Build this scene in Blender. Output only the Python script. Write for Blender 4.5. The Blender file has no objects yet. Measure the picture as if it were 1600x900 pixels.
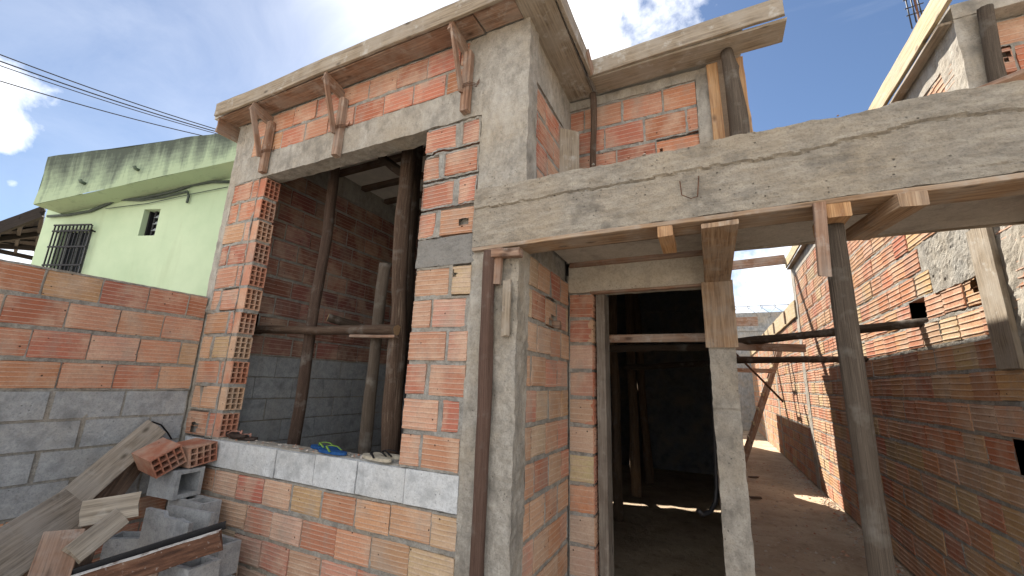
import bpy, math, random
from mathutils import Vector, Matrix, noise
sc = bpy.context.scene
COL = sc.collection
R = math.radians
H = 1.65                                   # camera height above the ground
# ------------------------------------------------------------------ camera
RIGHT = Vector((0.90247236, 0.42949530, 0.03282406))
UP = Vector((0.06806209, -0.21742949, 0.97370014))
FWD = Vector((-0.42533655, 0.87650339, 0.22545648))
FPX = 638.118
cam_d = bpy.data.cameras.new('camera')
cam = bpy.data.objects.new('camera', cam_d)
COL.objects.link(cam)
M = Matrix.Identity(4)
for i in range(3):
    M[i][0], M[i][1], M[i][2] = RIGHT[i], UP[i], -FWD[i]
M[2][3] = H
cam.matrix_world = M
cam_d.sensor_width = 36
cam_d.lens = 36 * FPX / 1600
cam_d.clip_start = 0.02
cam_d.clip_end = 3000
sc.camera = cam


def ray(x, y):
    return RIGHT * ((x - 800) / FPX) + UP * (-(y - 450) / FPX) + FWD


def px(x, y, ax, v):                        # surveyed point on an axis plane
    d = ray(x, y)
    i = 'XYZ'.index(ax)
    o = Vector((0, 0, H))
    return o + d * ((v - o[i]) / d[i])


def V(*a):
    return Vector(a)


# ------------------------------------------------------------------ mesh builder
def nz(p, f):
    return noise.noise(Vector(p) * f)


class MB:
    def __init__(s):
        s.v, s.f, s.m, s.c, s.uv, s.sm = [], [], [], [], [], []

    def face(s, idx, mat=0, col=(1, 1, 1), uv=None, smooth=False):
        s.f.append(tuple(idx)); s.m.append(mat); s.c.append(col); s.uv.append(uv); s.sm.append(smooth)

    def quad(s, pts, mat=0, col=(1, 1, 1)):
        n = len(s.v)
        s.v += [tuple(p) for p in pts]
        s.face(range(n, n + len(pts)), mat, col)

    def box(s, a, b, mat=0, col=(1, 1, 1), jit=0.0):
        x0, y0, z0 = (min(a[i], b[i]) for i in range(3))
        x1, y1, z1 = (max(a[i], b[i]) for i in range(3))
        n = len(s.v)
        for x in (x0, x1):
            for y in (y0, y1):
                for z in (z0, z1):
                    s.v.append((x + random.uniform(-jit, jit), y + random.uniform(-jit, jit), z + random.uniform(-jit, jit)))
        for q in ((0, 1, 3, 2), (4, 6, 7, 5), (0, 4, 5, 1), (2, 3, 7, 6), (0, 2, 6, 4), (1, 5, 7, 3)):
            s.face([n + k for k in q], mat, col)

    def obox(s, o, ex, ey, ez, mat=0, col=(1, 1, 1)):      # oriented box from a corner and three edge vectors
        n = len(s.v)
        o, ex, ey, ez = Vector(o), Vector(ex), Vector(ey), Vector(ez)
        flip = ex.cross(ey).dot(ez) < 0
        for x in (0, 1):
            for y in (0, 1):
                for z in (0, 1):
                    s.v.append(tuple(o + ex * x + ey * y + ez * z))
        for q in ((0, 1, 3, 2), (4, 6, 7, 5), (0, 4, 5, 1), (2, 3, 7, 6), (0, 2, 6, 4), (1, 5, 7, 3)):
            q = [n + k for k in q]
            s.face(q[::-1] if flip else q, mat, col)

    def rough(s, a, b, cell=0.03, amp=0.004, mat=0, col=(1, 1, 1), fn=None, freq=9.0, skip=''):
        """box with gridded faces, every point displaced by position noise"""
        lo = [min(a[i], b[i]) for i in range(3)]
        hi = [max(a[i], b[i]) for i in range(3)]

        def dis(p):
            q = Vector(p)
            d = noise.noise_vector(q * freq) * amp + noise.noise_vector(q * freq * 3.7) * (amp * 0.6)
            q2 = q + d
            if fn:
                q2 = fn(q, q2)
            return tuple(q2)
        for ax in range(3):
            u, w = [(1, 2), (2, 0), (0, 1)][ax]
            nu = max(1, min(400, int(round((hi[u] - lo[u]) / cell))))
            nw = max(1, min(400, int(round((hi[w] - lo[w]) / cell))))
            for side in (0, 1):
                if ('xyz'[ax] + '-+'[side]) in skip:
                    continue
                base = len(s.v)
                for i in range(nu + 1):
                    for j in range(nw + 1):
                        p = [0, 0, 0]
                        p[ax] = hi[ax] if side else lo[ax]
                        p[u] = lo[u] + (hi[u] - lo[u]) * i / nu
                        p[w] = lo[w] + (hi[w] - lo[w]) * j / nw
                        s.v.append(dis(p))
                for i in range(nu):
                    for j in range(nw):
                        k = base + i * (nw + 1) + j
                        q = (k, k + nw + 1, k + nw + 2, k + 1)
                        s.face(q if side else q[::-1], mat, col)

    def sweep(s, path, prof, mat=0, col=(1, 1, 1), wd=None, smooth=False, capmat=None, capcol=None, jit=None, scale=None):
        """sweep a closed 2D profile along a path; uv = (distance round, distance along)"""
        path = [Vector(p) for p in path]
        n, k = len(path), len(prof)
        per = [0.0]
        for i in range(k):
            a, b = prof[i], prof[(i + 1) % k]
            per.append(per[-1] + math.hypot(a[0] - b[0], a[1] - b[1]))
        L = 0.0
        rings, ls = [], []
        prevx = None
        for i, p in enumerate(path):
            t = (path[min(i + 1, n - 1)] - path[max(i - 1, 0)]).normalized()
            if i:
                L += (p - path[i - 1]).length
            ls.append(L)
            if wd is not None:
                x = Vector(wd)
            elif prevx is not None:
                x = prevx
            else:
                x = Vector((0, 0, 1)) if abs(t.z) < 0.9 else Vector((1, 0, 0))
            x = (x - t * x.dot(t)).normalized()
            prevx = x
            y = t.cross(x)
            base = len(s.v)
            sca = scale(i / (n - 1)) if scale else 1.0
            for j, (a, b) in enumerate(prof):
                q = p + x * a * sca + y * b * sca
                if jit:
                    q = q + jit(q, i, j, x * a + y * b)
                s.v.append(tuple(q))
            rings.append(base)
        for i in range(n - 1):
            for j in range(k):
                j2 = (j + 1) % k
                a, b = rings[i], rings[i + 1]
                s.face((a + j, a + j2, b + j2, b + j), mat, col,
                       [(per[j], ls[i]), (per[j + 1], ls[i]), (per[j + 1], ls[i + 1]), (per[j], ls[i + 1])], smooth)
        cm = mat if capmat is None else capmat
        cc = col if capcol is None else capcol
        s.face([rings[0] + j for j in range(k)][::-1], cm, cc, [(prof[j][0], prof[j][1]) for j in range(k)][::-1])
        s.face([rings[-1] + j for j in range(k)], cm, cc, [(prof[j][0] + .3, prof[j][1]) for j in range(k)])

    def tube(s, path, r, n=8, mat=0, col=(1, 1, 1), **kw):
        s.sweep(path, [(r * math.cos(2 * math.pi * j / n), r * math.sin(2 * math.pi * j / n)) for j in range(n)], mat, col, smooth=True, **kw)

    def board(s, p0, p1, wd, w, t, mat=0, col=(1, 1, 1), warp=0.003, seed=0, seg=None, ch=0.003):
        """sawn board from p0 to p1 (centre line); wd = direction of its width w; t = thickness"""
        p0, p1, wd = Vector(p0), Vector(p1), Vector(wd).normalized()
        L = (p1 - p0).length
        seg = seg or max(3, min(40, int(L / 0.08)))
        w2, t2 = w / 2, t / 2
        ch = min(ch, t2 * .6)
        # extra points across the wide faces, so that edges can wander
        prof = [(-w2, -t2 + ch), (-w2 + ch, -t2), (0, -t2), (w2 - ch, -t2), (w2, -t2 + ch), (w2, t2 - ch), (w2 - ch, t2), (0, t2), (-w2 + ch, t2), (-w2, t2 - ch)]
        off = Vector((seed * 7.13, seed * 3.7, seed))
        path = []
        tdir = (p1 - p0).normalized()
        for i in range(seg + 1):
            f = i / seg
            p = p0.lerp(p1, f)
            a = noise.noise_vector(off + Vector((f * L * 1.3, 0, 0))) * warp * 2
            path.append(p + a - tdir * a.dot(tdir))

        def jit(q, i, j, r):
            d = noise.noise_vector((q + off) * 14) * warp * .55
            e = Vector((0, 0, 0))
            if i in (0, seg):
                e = tdir * (noise.noise((q + off) * 30) * .012)
            return d - tdir * d.dot(tdir) + e
        s.sweep(path, prof, mat, col, wd=wd, jit=jit)

    def log(s, p0, p1, r0, r1, seed=0, mat=0, capmat=1, bend=0.02, n=18, knots=3, col=(1, 1, 1)):
        p0, p1 = Vector(p0), Vector(p1)
        L = (p1 - p0).length
        seg = max(8, int(L / 0.05))
        off = Vector((seed * 5.3 + 1, seed * 2.9, seed * 1.7))
        t = (p1 - p0).normalized()
        rnd = random.Random(seed)
        kn = [(rnd.uniform(.08, .92), rnd.uniform(0, 6.28), rnd.uniform(.35, .7)) for _ in range(knots)]
        path = []
        for i in range(seg + 1):
            f = i / seg
            a = noise.noise_vector(off + Vector((f * L * .9, 0, 0))) * bend * 2 + noise.noise_vector(off + Vector((f * L * 3.1, 7, 0))) * bend * .4
            a = a * math.sin(math.pi * min(1, max(0, f)) ) ** .5 if 0 < f < 1 else a * 0
            path.append(p0.lerp(p1, f) + a - t * a.dot(t))
        prof = [(math.cos(2 * math.pi * j / n), math.sin(2 * math.pi * j / n)) for j in range(n)]
        s0 = len(s.v)

        def jit(q, i, j, r):
            f = i / seg
            rad = r0 + (r1 - r0) * f
            th = 2 * math.pi * j / n
            k = 1 + .22 * noise.noise(off + Vector((math.cos(th) * 1.1, math.sin(th) * 1.1, f * L * 2.2))) \
                + .13 * noise.noise(off + Vector((math.cos(th) * 3.5, math.sin(th) * 3.5, f * L * 1.2)))
            for (kf, kt, ka) in kn:
                dl = (f - kf) * L / (rad * .9)
                dt = (th - kt + math.pi) % (2 * math.pi) - math.pi
                k += ka * .5 * math.exp(-(dl * dl + (dt / .45) ** 2))
            return r * (rad * k - 1)
        s.sweep(path, prof, mat, col, smooth=True, capmat=capmat, jit=jit)

    def build(s, name, mats, parent=None, origin=None):
        me = bpy.data.meshes.new(name)
        o0 = Vector(origin) if origin is not None else Vector((0, 0, 0))
        me.from_pydata([(p[0] - o0.x, p[1] - o0.y, p[2] - o0.z) for p in s.v], [], s.f)
        if not isinstance(mats, (list, tuple)):
            mats = [mats]
        for m in mats:
            me.materials.append(m)
        me.polygons.foreach_set('material_index', s.m)
        me.polygons.foreach_set('use_smooth', s.sm)
        at = me.attributes.new('Col', 'FLOAT_COLOR', 'FACE')
        flat = []
        for c in s.c:
            flat += [c[0], c[1], c[2], 1.0]
        at.data.foreach_set('color', flat)
        uvl = me.uv_layers.new(name='UVMap')
        uvf = []
        for fi, f in enumerate(s.f):
            if s.uv[fi] is not None:
                for q in s.uv[fi]:
                    uvf += [q[0], q[1]]
            else:
                p = [Vector(s.v[k]) for k in f[:3]]
                nn = (p[1] - p[0]).cross(p[2] - p[0])
                ax = max(range(3), key=lambda i: abs(nn[i]))
                for k in f:
                    q = s.v[k]
                    if ax == 0: uvf += [q[1], q[2]]
                    elif ax == 1: uvf += [q[0], q[2]]
                    else: uvf += [q[1], q[0]]
        uvl.data.foreach_set('uv', uvf)
        me.validate()
        me.update()
        o = bpy.data.objects.new(name, me)
        COL.objects.link(o)
        if origin is not None:
            o.location = o0
        if parent is not None:
            o.parent = parent
            if parent.type == 'EMPTY':
                o.matrix_parent_inverse = Matrix.Translation(-parent.location)
            else:
                o.matrix_parent_inverse = Matrix.Translation(-parent.location) if parent.parent is None else Matrix.Identity(4)
        return o


def tag(o, label, cat, group=None):
    o['label'] = label
    o['category'] = cat
    if group:
        o['group'] = group
    return o


def thing(name, label, cat, loc, group=None):
    o = bpy.data.objects.new(name, None)
    o.empty_display_size = 0.1
    COL.objects.link(o)
    o.location = Vector(loc)
    return tag(o, label, cat, group)


# ------------------------------------------------------------------ materials
def newmat(name):
    m = bpy.data.materials.new(name)
    m.use_nodes = True
    nt = m.node_tree
    nt.nodes.clear()
    out = nt.nodes.new('ShaderNodeOutputMaterial')
    b = nt.nodes.new('ShaderNodeBsdfPrincipled')
    nt.links.new(b.outputs[0], out.inputs[0])
    b.inputs['Roughness'].default_value = .9
    b.inputs['Specular IOR Level'].default_value = .25
    return m, nt, b


class NT:
    def __init__(s, nt):
        s.nt = nt

    def n(s, t, **kw):
        x = s.nt.nodes.new(t)
        for k, v in kw.items():
            setattr(x, k, v)
        return x

    def l(s, a, b):
        s.nt.links.new(a, b)

    def noise(s, vec, scale, detail=4, rough=.6, dist=0.0):
        x = s.n('ShaderNodeTexNoise')
        x.inputs['Scale'].default_value = scale
        x.inputs['Detail'].default_value = detail
        x.inputs['Roughness'].default_value = rough
        x.inputs['Distortion'].default_value = dist
        if vec is not None:
            s.l(vec, x.inputs['Vector'])
        return x.outputs[0]

    def map(s, vec, scale=(1, 1, 1), rot=(0, 0, 0), loc=(0, 0, 0)):
        x = s.n('ShaderNodeMapping')
        x.inputs['Scale'].default_value = scale
        x.inputs['Rotation'].default_value = rot
        x.inputs['Location'].default_value = loc
        s.l(vec, x.inputs['Vector'])
        return x.outputs[0]

    def ramp(s, fac, stops, interp='LINEAR'):
        x = s.n('ShaderNodeValToRGB')
        cr = x.color_ramp
        cr.interpolation = interp
        while len(cr.elements) < len(stops):
            cr.elements.new(.5)
        for e, (p, c) in zip(cr.elements, stops):
            e.position = p
            if isinstance(c, (int, float)):
                c = (c, c, c)
            e.color = (*c[:3], 1)
        s.l(fac, x.inputs[0])
        return x.outputs[0]

    def mix(s, fac, a, b, mode='MIX'):
        x = s.n('ShaderNodeMix', data_type='RGBA', blend_type=mode)
        for inp, v in ((x.inputs[0], fac), (x.inputs[6], a), (x.inputs[7], b)):
            if isinstance(v, (int, float)):
                inp.default_value = v
            elif isinstance(v, tuple):
                inp.default_value = (*v, 1)
            else:
                s.l(v, inp)
        return x.outputs[2]

    def math(s, op, a, b=None, clamp=False):
        x = s.n('ShaderNodeMath', operation=op, use_clamp=clamp)
        for i, v in enumerate((a, b)):
            if v is None:
                continue
            if isinstance(v, (int, float)):
                x.inputs[i].default_value = v
            else:
                s.l(v, x.inputs[i])
        return x.outputs[0]

    def bump(s, h, strength=.4, dist=.01, normal=None):
        x = s.n('ShaderNodeBump')
        x.inputs['Strength'].default_value = strength
        x.inputs['Distance'].default_value = dist
        s.l(h, x.inputs['Height'])
        if normal is not None:
            s.l(normal, x.inputs['Normal'])
        return x.outputs[0]

    def geo(s):
        return s.n('ShaderNodeNewGeometry').outputs['Position']

    def col(s):
        return s.n('ShaderNodeAttribute', attribute_name='Col').outputs['Color']

    def uv(s):                                # uv plus a per-object offset
        tc = s.n('ShaderNodeTexCoord').outputs['UV']
        r = s.n('ShaderNodeObjectInfo').outputs['Random']
        a = s.n('ShaderNodeVectorMath', operation='ADD')
        m = s.n('ShaderNodeMath', operation='MULTIPLY')
        s.l(r, m.inputs[0]); m.inputs[1].default_value = 37.0
        c = s.n('ShaderNodeCombineXYZ')
        s.l(m.outputs[0], c.inputs[0]); s.l(m.outputs[0], c.inputs[1])
        s.l(tc, a.inputs[0]); s.l(c.outputs[0], a.inputs[1])
        return a.outputs[0]


def brick_mat():
    m, nt, b = newmat('fired_clay_brick')
    N = NT(nt)
    p = N.geo()
    c = N.col()
    big = N.noise(p, 5.5, 3)
    c1 = N.mix(N.ramp(big, [(.44, 0.0), (.66, .55)]), c, (.60, .45, .33))                # pale bloom
    st = N.noise(N.map(p, (5, 5, 60)), 1.0, 3)
    c2 = N.mix(N.ramp(st, [(.4, 0.0), (.75, .30)]), c1, (.30, .15, .10))                # firing streaks along the ribs
    fine = N.noise(p, 90, 4, .7)
    c3 = N.mix(N.ramp(fine, [(.30, .28), (.55, 0.0)]), c2, (.17, .08, .055))
    sm = N.noise(p, 4.1, 6, .68)
    c35 = N.mix(N.ramp(N.noise(N.map(p, (3, 3, 2)), 2.2, 5, .65), [(.50, 0.0), (.70, .50)]), c3, (.33, .28, .235))
    vd = N.n('ShaderNodeTexVoronoi'); vd.inputs['Scale'].default_value = 13; N.l(p, vd.inputs['Vector'])
    c35 = N.mix(N.ramp(vd.outputs['Distance'], [(.060, .92), (.085, 0.0)]), c35, (.05, .03, .022))
    c4 = N.mix(N.ramp(sm, [(.66, 0.0), (.74, .22), (.84, .6)]), c35, (.46, .43, .38))   # cement smears
    hs = N.n('ShaderNodeHueSaturation'); hs.inputs['Saturation'].default_value = .98; N.l(c4, hs.inputs['Color'])
    N.l(hs.outputs[0], b.inputs['Base Color'])
    h = N.math('ADD', N.noise(p, 220, 3), N.math('MULTIPLY', N.noise(p, 45, 4), 1.6))
    N.l(N.bump(h, .55, .0035), b.inputs['Normal'])
    return m


def concrete_mat(name, dark, light, grain=(1, 1, 1), warm=(.36, .30, .22), bump=.6, pits=True, lime=.0):
    m, nt, b = newmat(name)
    N = NT(nt)
    p = N.geo()
    g = N.map(p, grain)
    a = N.noise(p, 2.3, 5, .62)
    f = N.noise(g, 16, 6, .7)
    base = N.mix(f, dark, light)
    base = N.mix(N.ramp(f, [(.3, .0), (.7, 1.0)]), dark, light)
    base = N.mix(N.ramp(a, [(.42, 0.0), (.64, .55)]), base, warm)
    base = N.mix(N.ramp(N.noise(p, 6.1, 5, .6), [(.30, .65), (.47, 0.0)]), base, tuple(x * .62 for x in dark))
    base = N.mix(N.ramp(N.noise(p, 110, 4, .65), [(.34, .35), (.5, 0.0)]), base, tuple(x * .5 for x in dark))
    base = N.mix(N.ramp(N.noise(g, 42, 4, .65), [(.34, .30), (.5, 0.0)]), base, tuple(x * .6 for x in dark))
    h = N.math('ADD', N.math('MULTIPLY', f, 1.2), N.math('MULTIPLY', N.noise(p, 110, 5, .75), 1.3))
    if pits:
        v = N.n('ShaderNodeTexVoronoi')
        v.inputs['Scale'].default_value = 34
        N.l(p, v.inputs['Vector'])
        pit = N.ramp(v.outputs['Distance'], [(.09, 1.0), (.17, 0.0)])
        sel = N.ramp(N.noise(p, 7, 2), [(.52, 0.0), (.6, 1.0)])
        pm = N.math('MULTIPLY', pit, sel)
        base = N.mix(N.math('MULTIPLY', pm, .7), base, tuple(x * .35 for x in dark))
        h = N.math('SUBTRACT', h, N.math('MULTIPLY', pm, 1.5))
    if lime:
        base = N.mix(N.ramp(N.noise(N.map(p, (3, 3, .7)), 2.0, 4), [(.5, 0.0), (.7, lime)]), base, (.62, .60, .55))
    N.l(base, b.inputs['Base Color'])
    N.l(N.bump(h, bump, .008), b.inputs['Normal'])
    return m


def wood_mat(name, dark, mid, light, grey=.3, cement=.25, bump=.5, greycol=(.36, .33, .29), rings=1.0):
    m, nt, b = newmat(name)
    N = NT(nt)
    uv = N.uv()
    g = N.noise(N.map(uv, (55 * rings, 2.2, 1)), 1.0, 5, .65, .4)
    g2 = N.noise(N.map(uv, (160 * rings, 5, 1)), 1.0, 3, .6)
    c = N.ramp(g, [(.28, dark), (.5, mid), (.72, light)])
    c = N.mix(N.ramp(g2, [(.32, .45), (.5, 0.0)]), c, tuple(x * .5 for x in dark))
    p = N.geo()
    c = N.mix(N.ramp(N.noise(p, 5, 4), [(.40, 0.0), (.65, grey)]), c, greycol)
    kv = N.n('ShaderNodeTexVoronoi')
    kv.inputs['Scale'].default_value = 1.0
    N.l(N.map(uv, (7, 3.2, 1)), kv.inputs['Vector'])
    c = N.mix(N.ramp(kv.outputs['Distance'], [(.05, .8), (.13, 0.0)]), c, tuple(x * .55 for x in dark))
    if cement:
        c = N.mix(N.ramp(N.noise(p, 9, 6, .7), [(.56, 0.0), (.68, cement)]), c, (.45, .43, .39))
    N.l(c, b.inputs['Base Color'])
    h = N.math('ADD', g, N.math('MULTIPLY', g2, .5))
    N.l(N.bump(h, bump, .006), b.inputs['Normal'])
    b.inputs['Roughness'].default_value = .85
    return m


def log_mat(name, dark, mid, light):
    m, nt, b = newmat(name)
    N = NT(nt)
    uv = N.uv()
    p = N.geo()
    g = N.noise(N.map(uv, (11, 3.2, 1)), 1.0, 8, .72, 1.0)
    g2 = N.noise(N.map(uv, (48, 4.5, 1)), 1.0, 5, .7, 1.2)
    c = N.ramp(g, [(.34, dark), (.49, mid), (.56, mid), (.66, light)])
    c = N.mix(N.ramp(g2, [(.34, .8), (.5, 0.0)]), c, tuple(x * .45 for x in dark))
    c = N.mix(N.ramp(N.noise(p, 7, 4), [(.55, 0.0), (.75, .5)]), c, (.40, .38, .34))
    N.l(c, b.inputs['Base Color'])
    h = N.math('ADD', N.math('MULTIPLY', g, 1.0), N.math('MULTIPLY', g2, 1.2))
    N.l(N.bump(h, .8, .02), b.inputs['Normal'])
    return m


def plain_mat(name, c, rough=.6, var=.25, scale=30, metallic=0.0, bump=.15):
    m, nt, b = newmat(name)
    N = NT(nt)
    p = N.geo()
    f = N.noise(p, scale, 4)
    N.l(N.mix(N.ramp(f, [(.35, 0.0), (.7, 1.0)]), tuple(x * (1 - var) for x in c), tuple(min(1, x * (1 + var)) for x in c)), b.inputs['Base Color'])
    N.l(N.bump(N.noise(p, scale * 6, 3), bump, .003), b.inputs['Normal'])
    b.inputs['Roughness'].default_value = rough
    b.inputs['Metallic'].default_value = metallic
    return m


BRICK = brick_mat()
CONC = concrete_mat('rough_concrete', (.25, .233, .205), (.46, .43, .38), (1, 1, .6), lime=.3)
BEAMC = concrete_mat('board_marked_concrete', (.235, .212, .18), (.48, .435, .365), (.55, 1, 1.5), warm=(.42, .345, .25), bump=1.0)
CONCD = concrete_mat('cement_patch', (.17, .165, .155), (.29, .28, .265), (.5, 1, 1), warm=(.25, .235, .21))
MORTAR = concrete_mat('mortar', (.25, .24, .22), (.47, .455, .42), bump=1.0, pits=False)
BLOCKG = concrete_mat('cement_block', (.27, .285, .30), (.43, .45, .465), (1, 1, 1), warm=(.36, .35, .33), bump=.5)
BLOCKW = concrete_mat('pale_cement_block', (.48, .505, .525), (.70, .725, .74), (1, 1, 1), warm=(.50, .49, .46), bump=.5)
SOFFIT = concrete_mat('smooth_slab', (.42, .39, .345), (.54, .505, .455), warm=(.40, .36, .30), bump=.15, pits=False)
WOODO = wood_mat('weathered_form_board', (.13, .10, .072), (.27, .218, .158), (.41, .345, .265), grey=.8, cement=.7, greycol=(.33, .29, .24))
WOODR = wood_mat('reddish_sawn_timber', (.12, .066, .043), (.25, .145, .095), (.39, .25, .17), grey=.45, cement=.45)
WOODY = wood_mat('yellow_pine_board', (.30, .21, .11), (.47, .36, .205), (.58, .47, .30), grey=.35, cement=.3)
WOODG = wood_mat('grey_old_plank', (.14, .118, .09), (.30, .258, .205), (.46, .405, .33), grey=.5, cement=.3)
WOODD = wood_mat('dark_wet_timber', (.04, .026, .018), (.10, .06, .04), (.17, .11, .075), grey=.15, cement=.12)
WOODN = wood_mat('orange_fresh_timber', (.24, .115, .05), (.44, .25, .12), (.56, .36, .19), grey=.15, cement=.15)
WOODB = wood_mat('brown_form_board', (.14, .085, .05), (.33, .215, .13), (.50, .37, .25), grey=.5, cement=.35)
LOG = log_mat('stripped_log', (.06, .038, .027), (.155, .10, .07), (.47, .37, .27))
LOGD = log_mat('dark_bark_log', (.035, .024, .018), (.10, .07, .05), (.20, .145, .105))
LOGG = log_mat('grey_weathered_log', (.085, .064, .048), (.165, .130, .100), (.28, .23, .18))
LOGP = log_mat('lit_stripped_log', (.10, .065, .045), (.30, .20, .13), (.58, .44, .30))  # lighter copy for doorway props: light from the front put into the colour
CUT = wood_mat('cut_log_end', (.30, .17, .08), (.48, .30, .16), (.60, .42, .26), grey=.1, cement=0, rings=.4)
CUTD = wood_mat('old_log_end', (.12, .08, .05), (.24, .17, .11), (.34, .26, .18), grey=.3, cement=0, rings=.4)
BLACK = plain_mat('black_plastic', (.012, .012, .014), .45)
IRON = plain_mat('black_iron', (.02, .02, .023), .55)
RUST = plain_mat('rusty_steel', (.12, .055, .03), .8, .5, 60)
CAV = plain_mat('brick_cavity', (.20, .085, .05), .95, .4, 30)
GLASS = plain_mat('dark_window_pane', (.02, .024, .03), .12, .2)

PAL = [(.47, .195, .115), (.44, .165, .095), (.50, .235, .145), (.40, .14, .08), (.52, .275, .17), (.46, .21, .135), (.35, .115, .07)]
PALB = [(.54, .35, .22), (.53, .31, .195), (.50, .265, .17), (.56, .39, .26), (.51, .30, .20), (.47, .215, .135), (.46, .33, .235), (.53, .37, .265)]
PALI = [(.25, .105, .08), (.22, .085, .065), (.29, .125, .095), (.20, .075, .06), (.27, .14, .105)]  # inner-room bricks: the room's dimness put into a darker palette


# ------------------------------------------------------------------ brickwork
def brick(mb, o, u, n, u0, u1, z0, z1, col, rnd, ribs=5, depth=.03, chips=(), proud=.003, rib=.0032, back=None, w=.0055):
    """one ribbed hollow-brick face: o origin, u unit along, n outward normal, z up; material slot 0"""
    o, u, n = Vector(o), Vector(u), Vector(n)
    zup = Vector((0, 0, 1))
    h = z1 - z0
    tilt = rnd.uniform(-.006, .006)
    off = proud + rnd.uniform(-.0045, .0045)
    slope = rnd.uniform(-.005, .005)
    prof = [(0, 0)]
    for k in range(ribs):
        c = h * (k + .5) / ribs + rnd.uniform(-.002, .002)
        prof += [(c - w, 0), (c - w * .45, rib), (c + w * .45, rib), (c + w, 0)]
    prof.append((h, 0))
    dust_highlight = tuple(min(.8, c * .5 + k * .5) for c, k in zip(col, (.62, .52, .43)))  # rib tops paler: mortar dust plus caught light put into the colour

    def P(a, z, d):
        f = (a - u0) / (u1 - u0) - .5
        q = o + u * a + zup * (z0 + z + slope * f) + n * (d + off + tilt * f)
        if d >= -.001:
            w1 = noise.noise_vector(q * 23)
            w2 = noise.noise_vector(q * 61)
            edge = 1.0 if (z < .001 or z > h - .001 or abs(f) > .49) else .3
            q = q + u * ((w1.x * .0022 + w2.x * .0022) * edge) + zup * ((w1.z * .002 + w2.z * .002) * edge) + n * (w1.y * .0016 - (abs(w2.y) * .006 * edge if edge == 1.0 else 0))
        return tuple(q)
    ch = [c for c in chips if u0 < c[0] < u1 and z0 < c[1] < z1]
    nu = (6 if (u1 - u0) > .18 else 4) if not ch else 14
    # vertices: rows of profile for each u station
    e = .0022
    stations = [u0 + (u1 - u0) * i / nu for i in range(nu + 1)]
    base = len(mb.v)
    k = len(prof)
    for a in stations:
        for (z, d) in prof:
            mb.v.append(P(a, z, d))
    for i in range(nu):
        for j in range(k - 1):
            zc = z0 + (prof[j][0] + prof[j + 1][0]) / 2
            uc = (stations[i] + stations[i + 1]) / 2
            if any(((uc - c[0]) / c[2]) ** 2 + ((zc - c[1]) / (c[3] if len(c) > 3 else c[2])) ** 2 < 1 + .5 * noise.noise(Vector((uc * 40, zc * 40, 3))) for c in ch):
                continue
            a = base + i * k + j
            mb.face((a, a + k, a + k + 1, a + 1), 0, dust_highlight if (j % 4 == 2 and 0 < j < k - 2) else col)
    dp = -depth if not ch else -.10
    b2 = len(mb.v)
    for a in (u0, u1):
        for z in (0, h):
            mb.v.append(P(a, z, dp))
    L0, L1 = base, base + nu * k
    mb.face([L0 + j for j in range(k)] + [b2 + 1, b2], 0, col)
    mb.face([L1 + j for j in range(k)][::-1] + [b2 + 2, b2 + 3], 0, col)
    mb.face([L0 + i * k + k - 1 for i in range(nu + 1)] + [b2 + 3, b2 + 1], 0, col)
    mb.face([L0 + i * k for i in range(nu + 1)][::-1] + [b2, b2 + 2], 0, col)
    if ch:
        mb.face((b2, b2 + 1, b2 + 3, b2 + 2), 0, tuple(x * .8 for x in col))
        # inner webs of the hollow brick, seen through the hole
        for zz in (.33, .66):
            q = [Vector(P(a, h * zz + s_, d)) for a in (u0, u1) for d in (-.02, dp) for s_ in (0, .007)]
            nb = len(mb.v)
            mb.v += [tuple(t) for t in q]
            for f in ((0, 1, 5, 4), (2, 6, 7, 3), (0, 4, 6, 2), (1, 3, 7, 5)):
                mb.face([nb + t for t in f], 0, tuple(x * .9 for x in col))
    return bool(ch)


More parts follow.
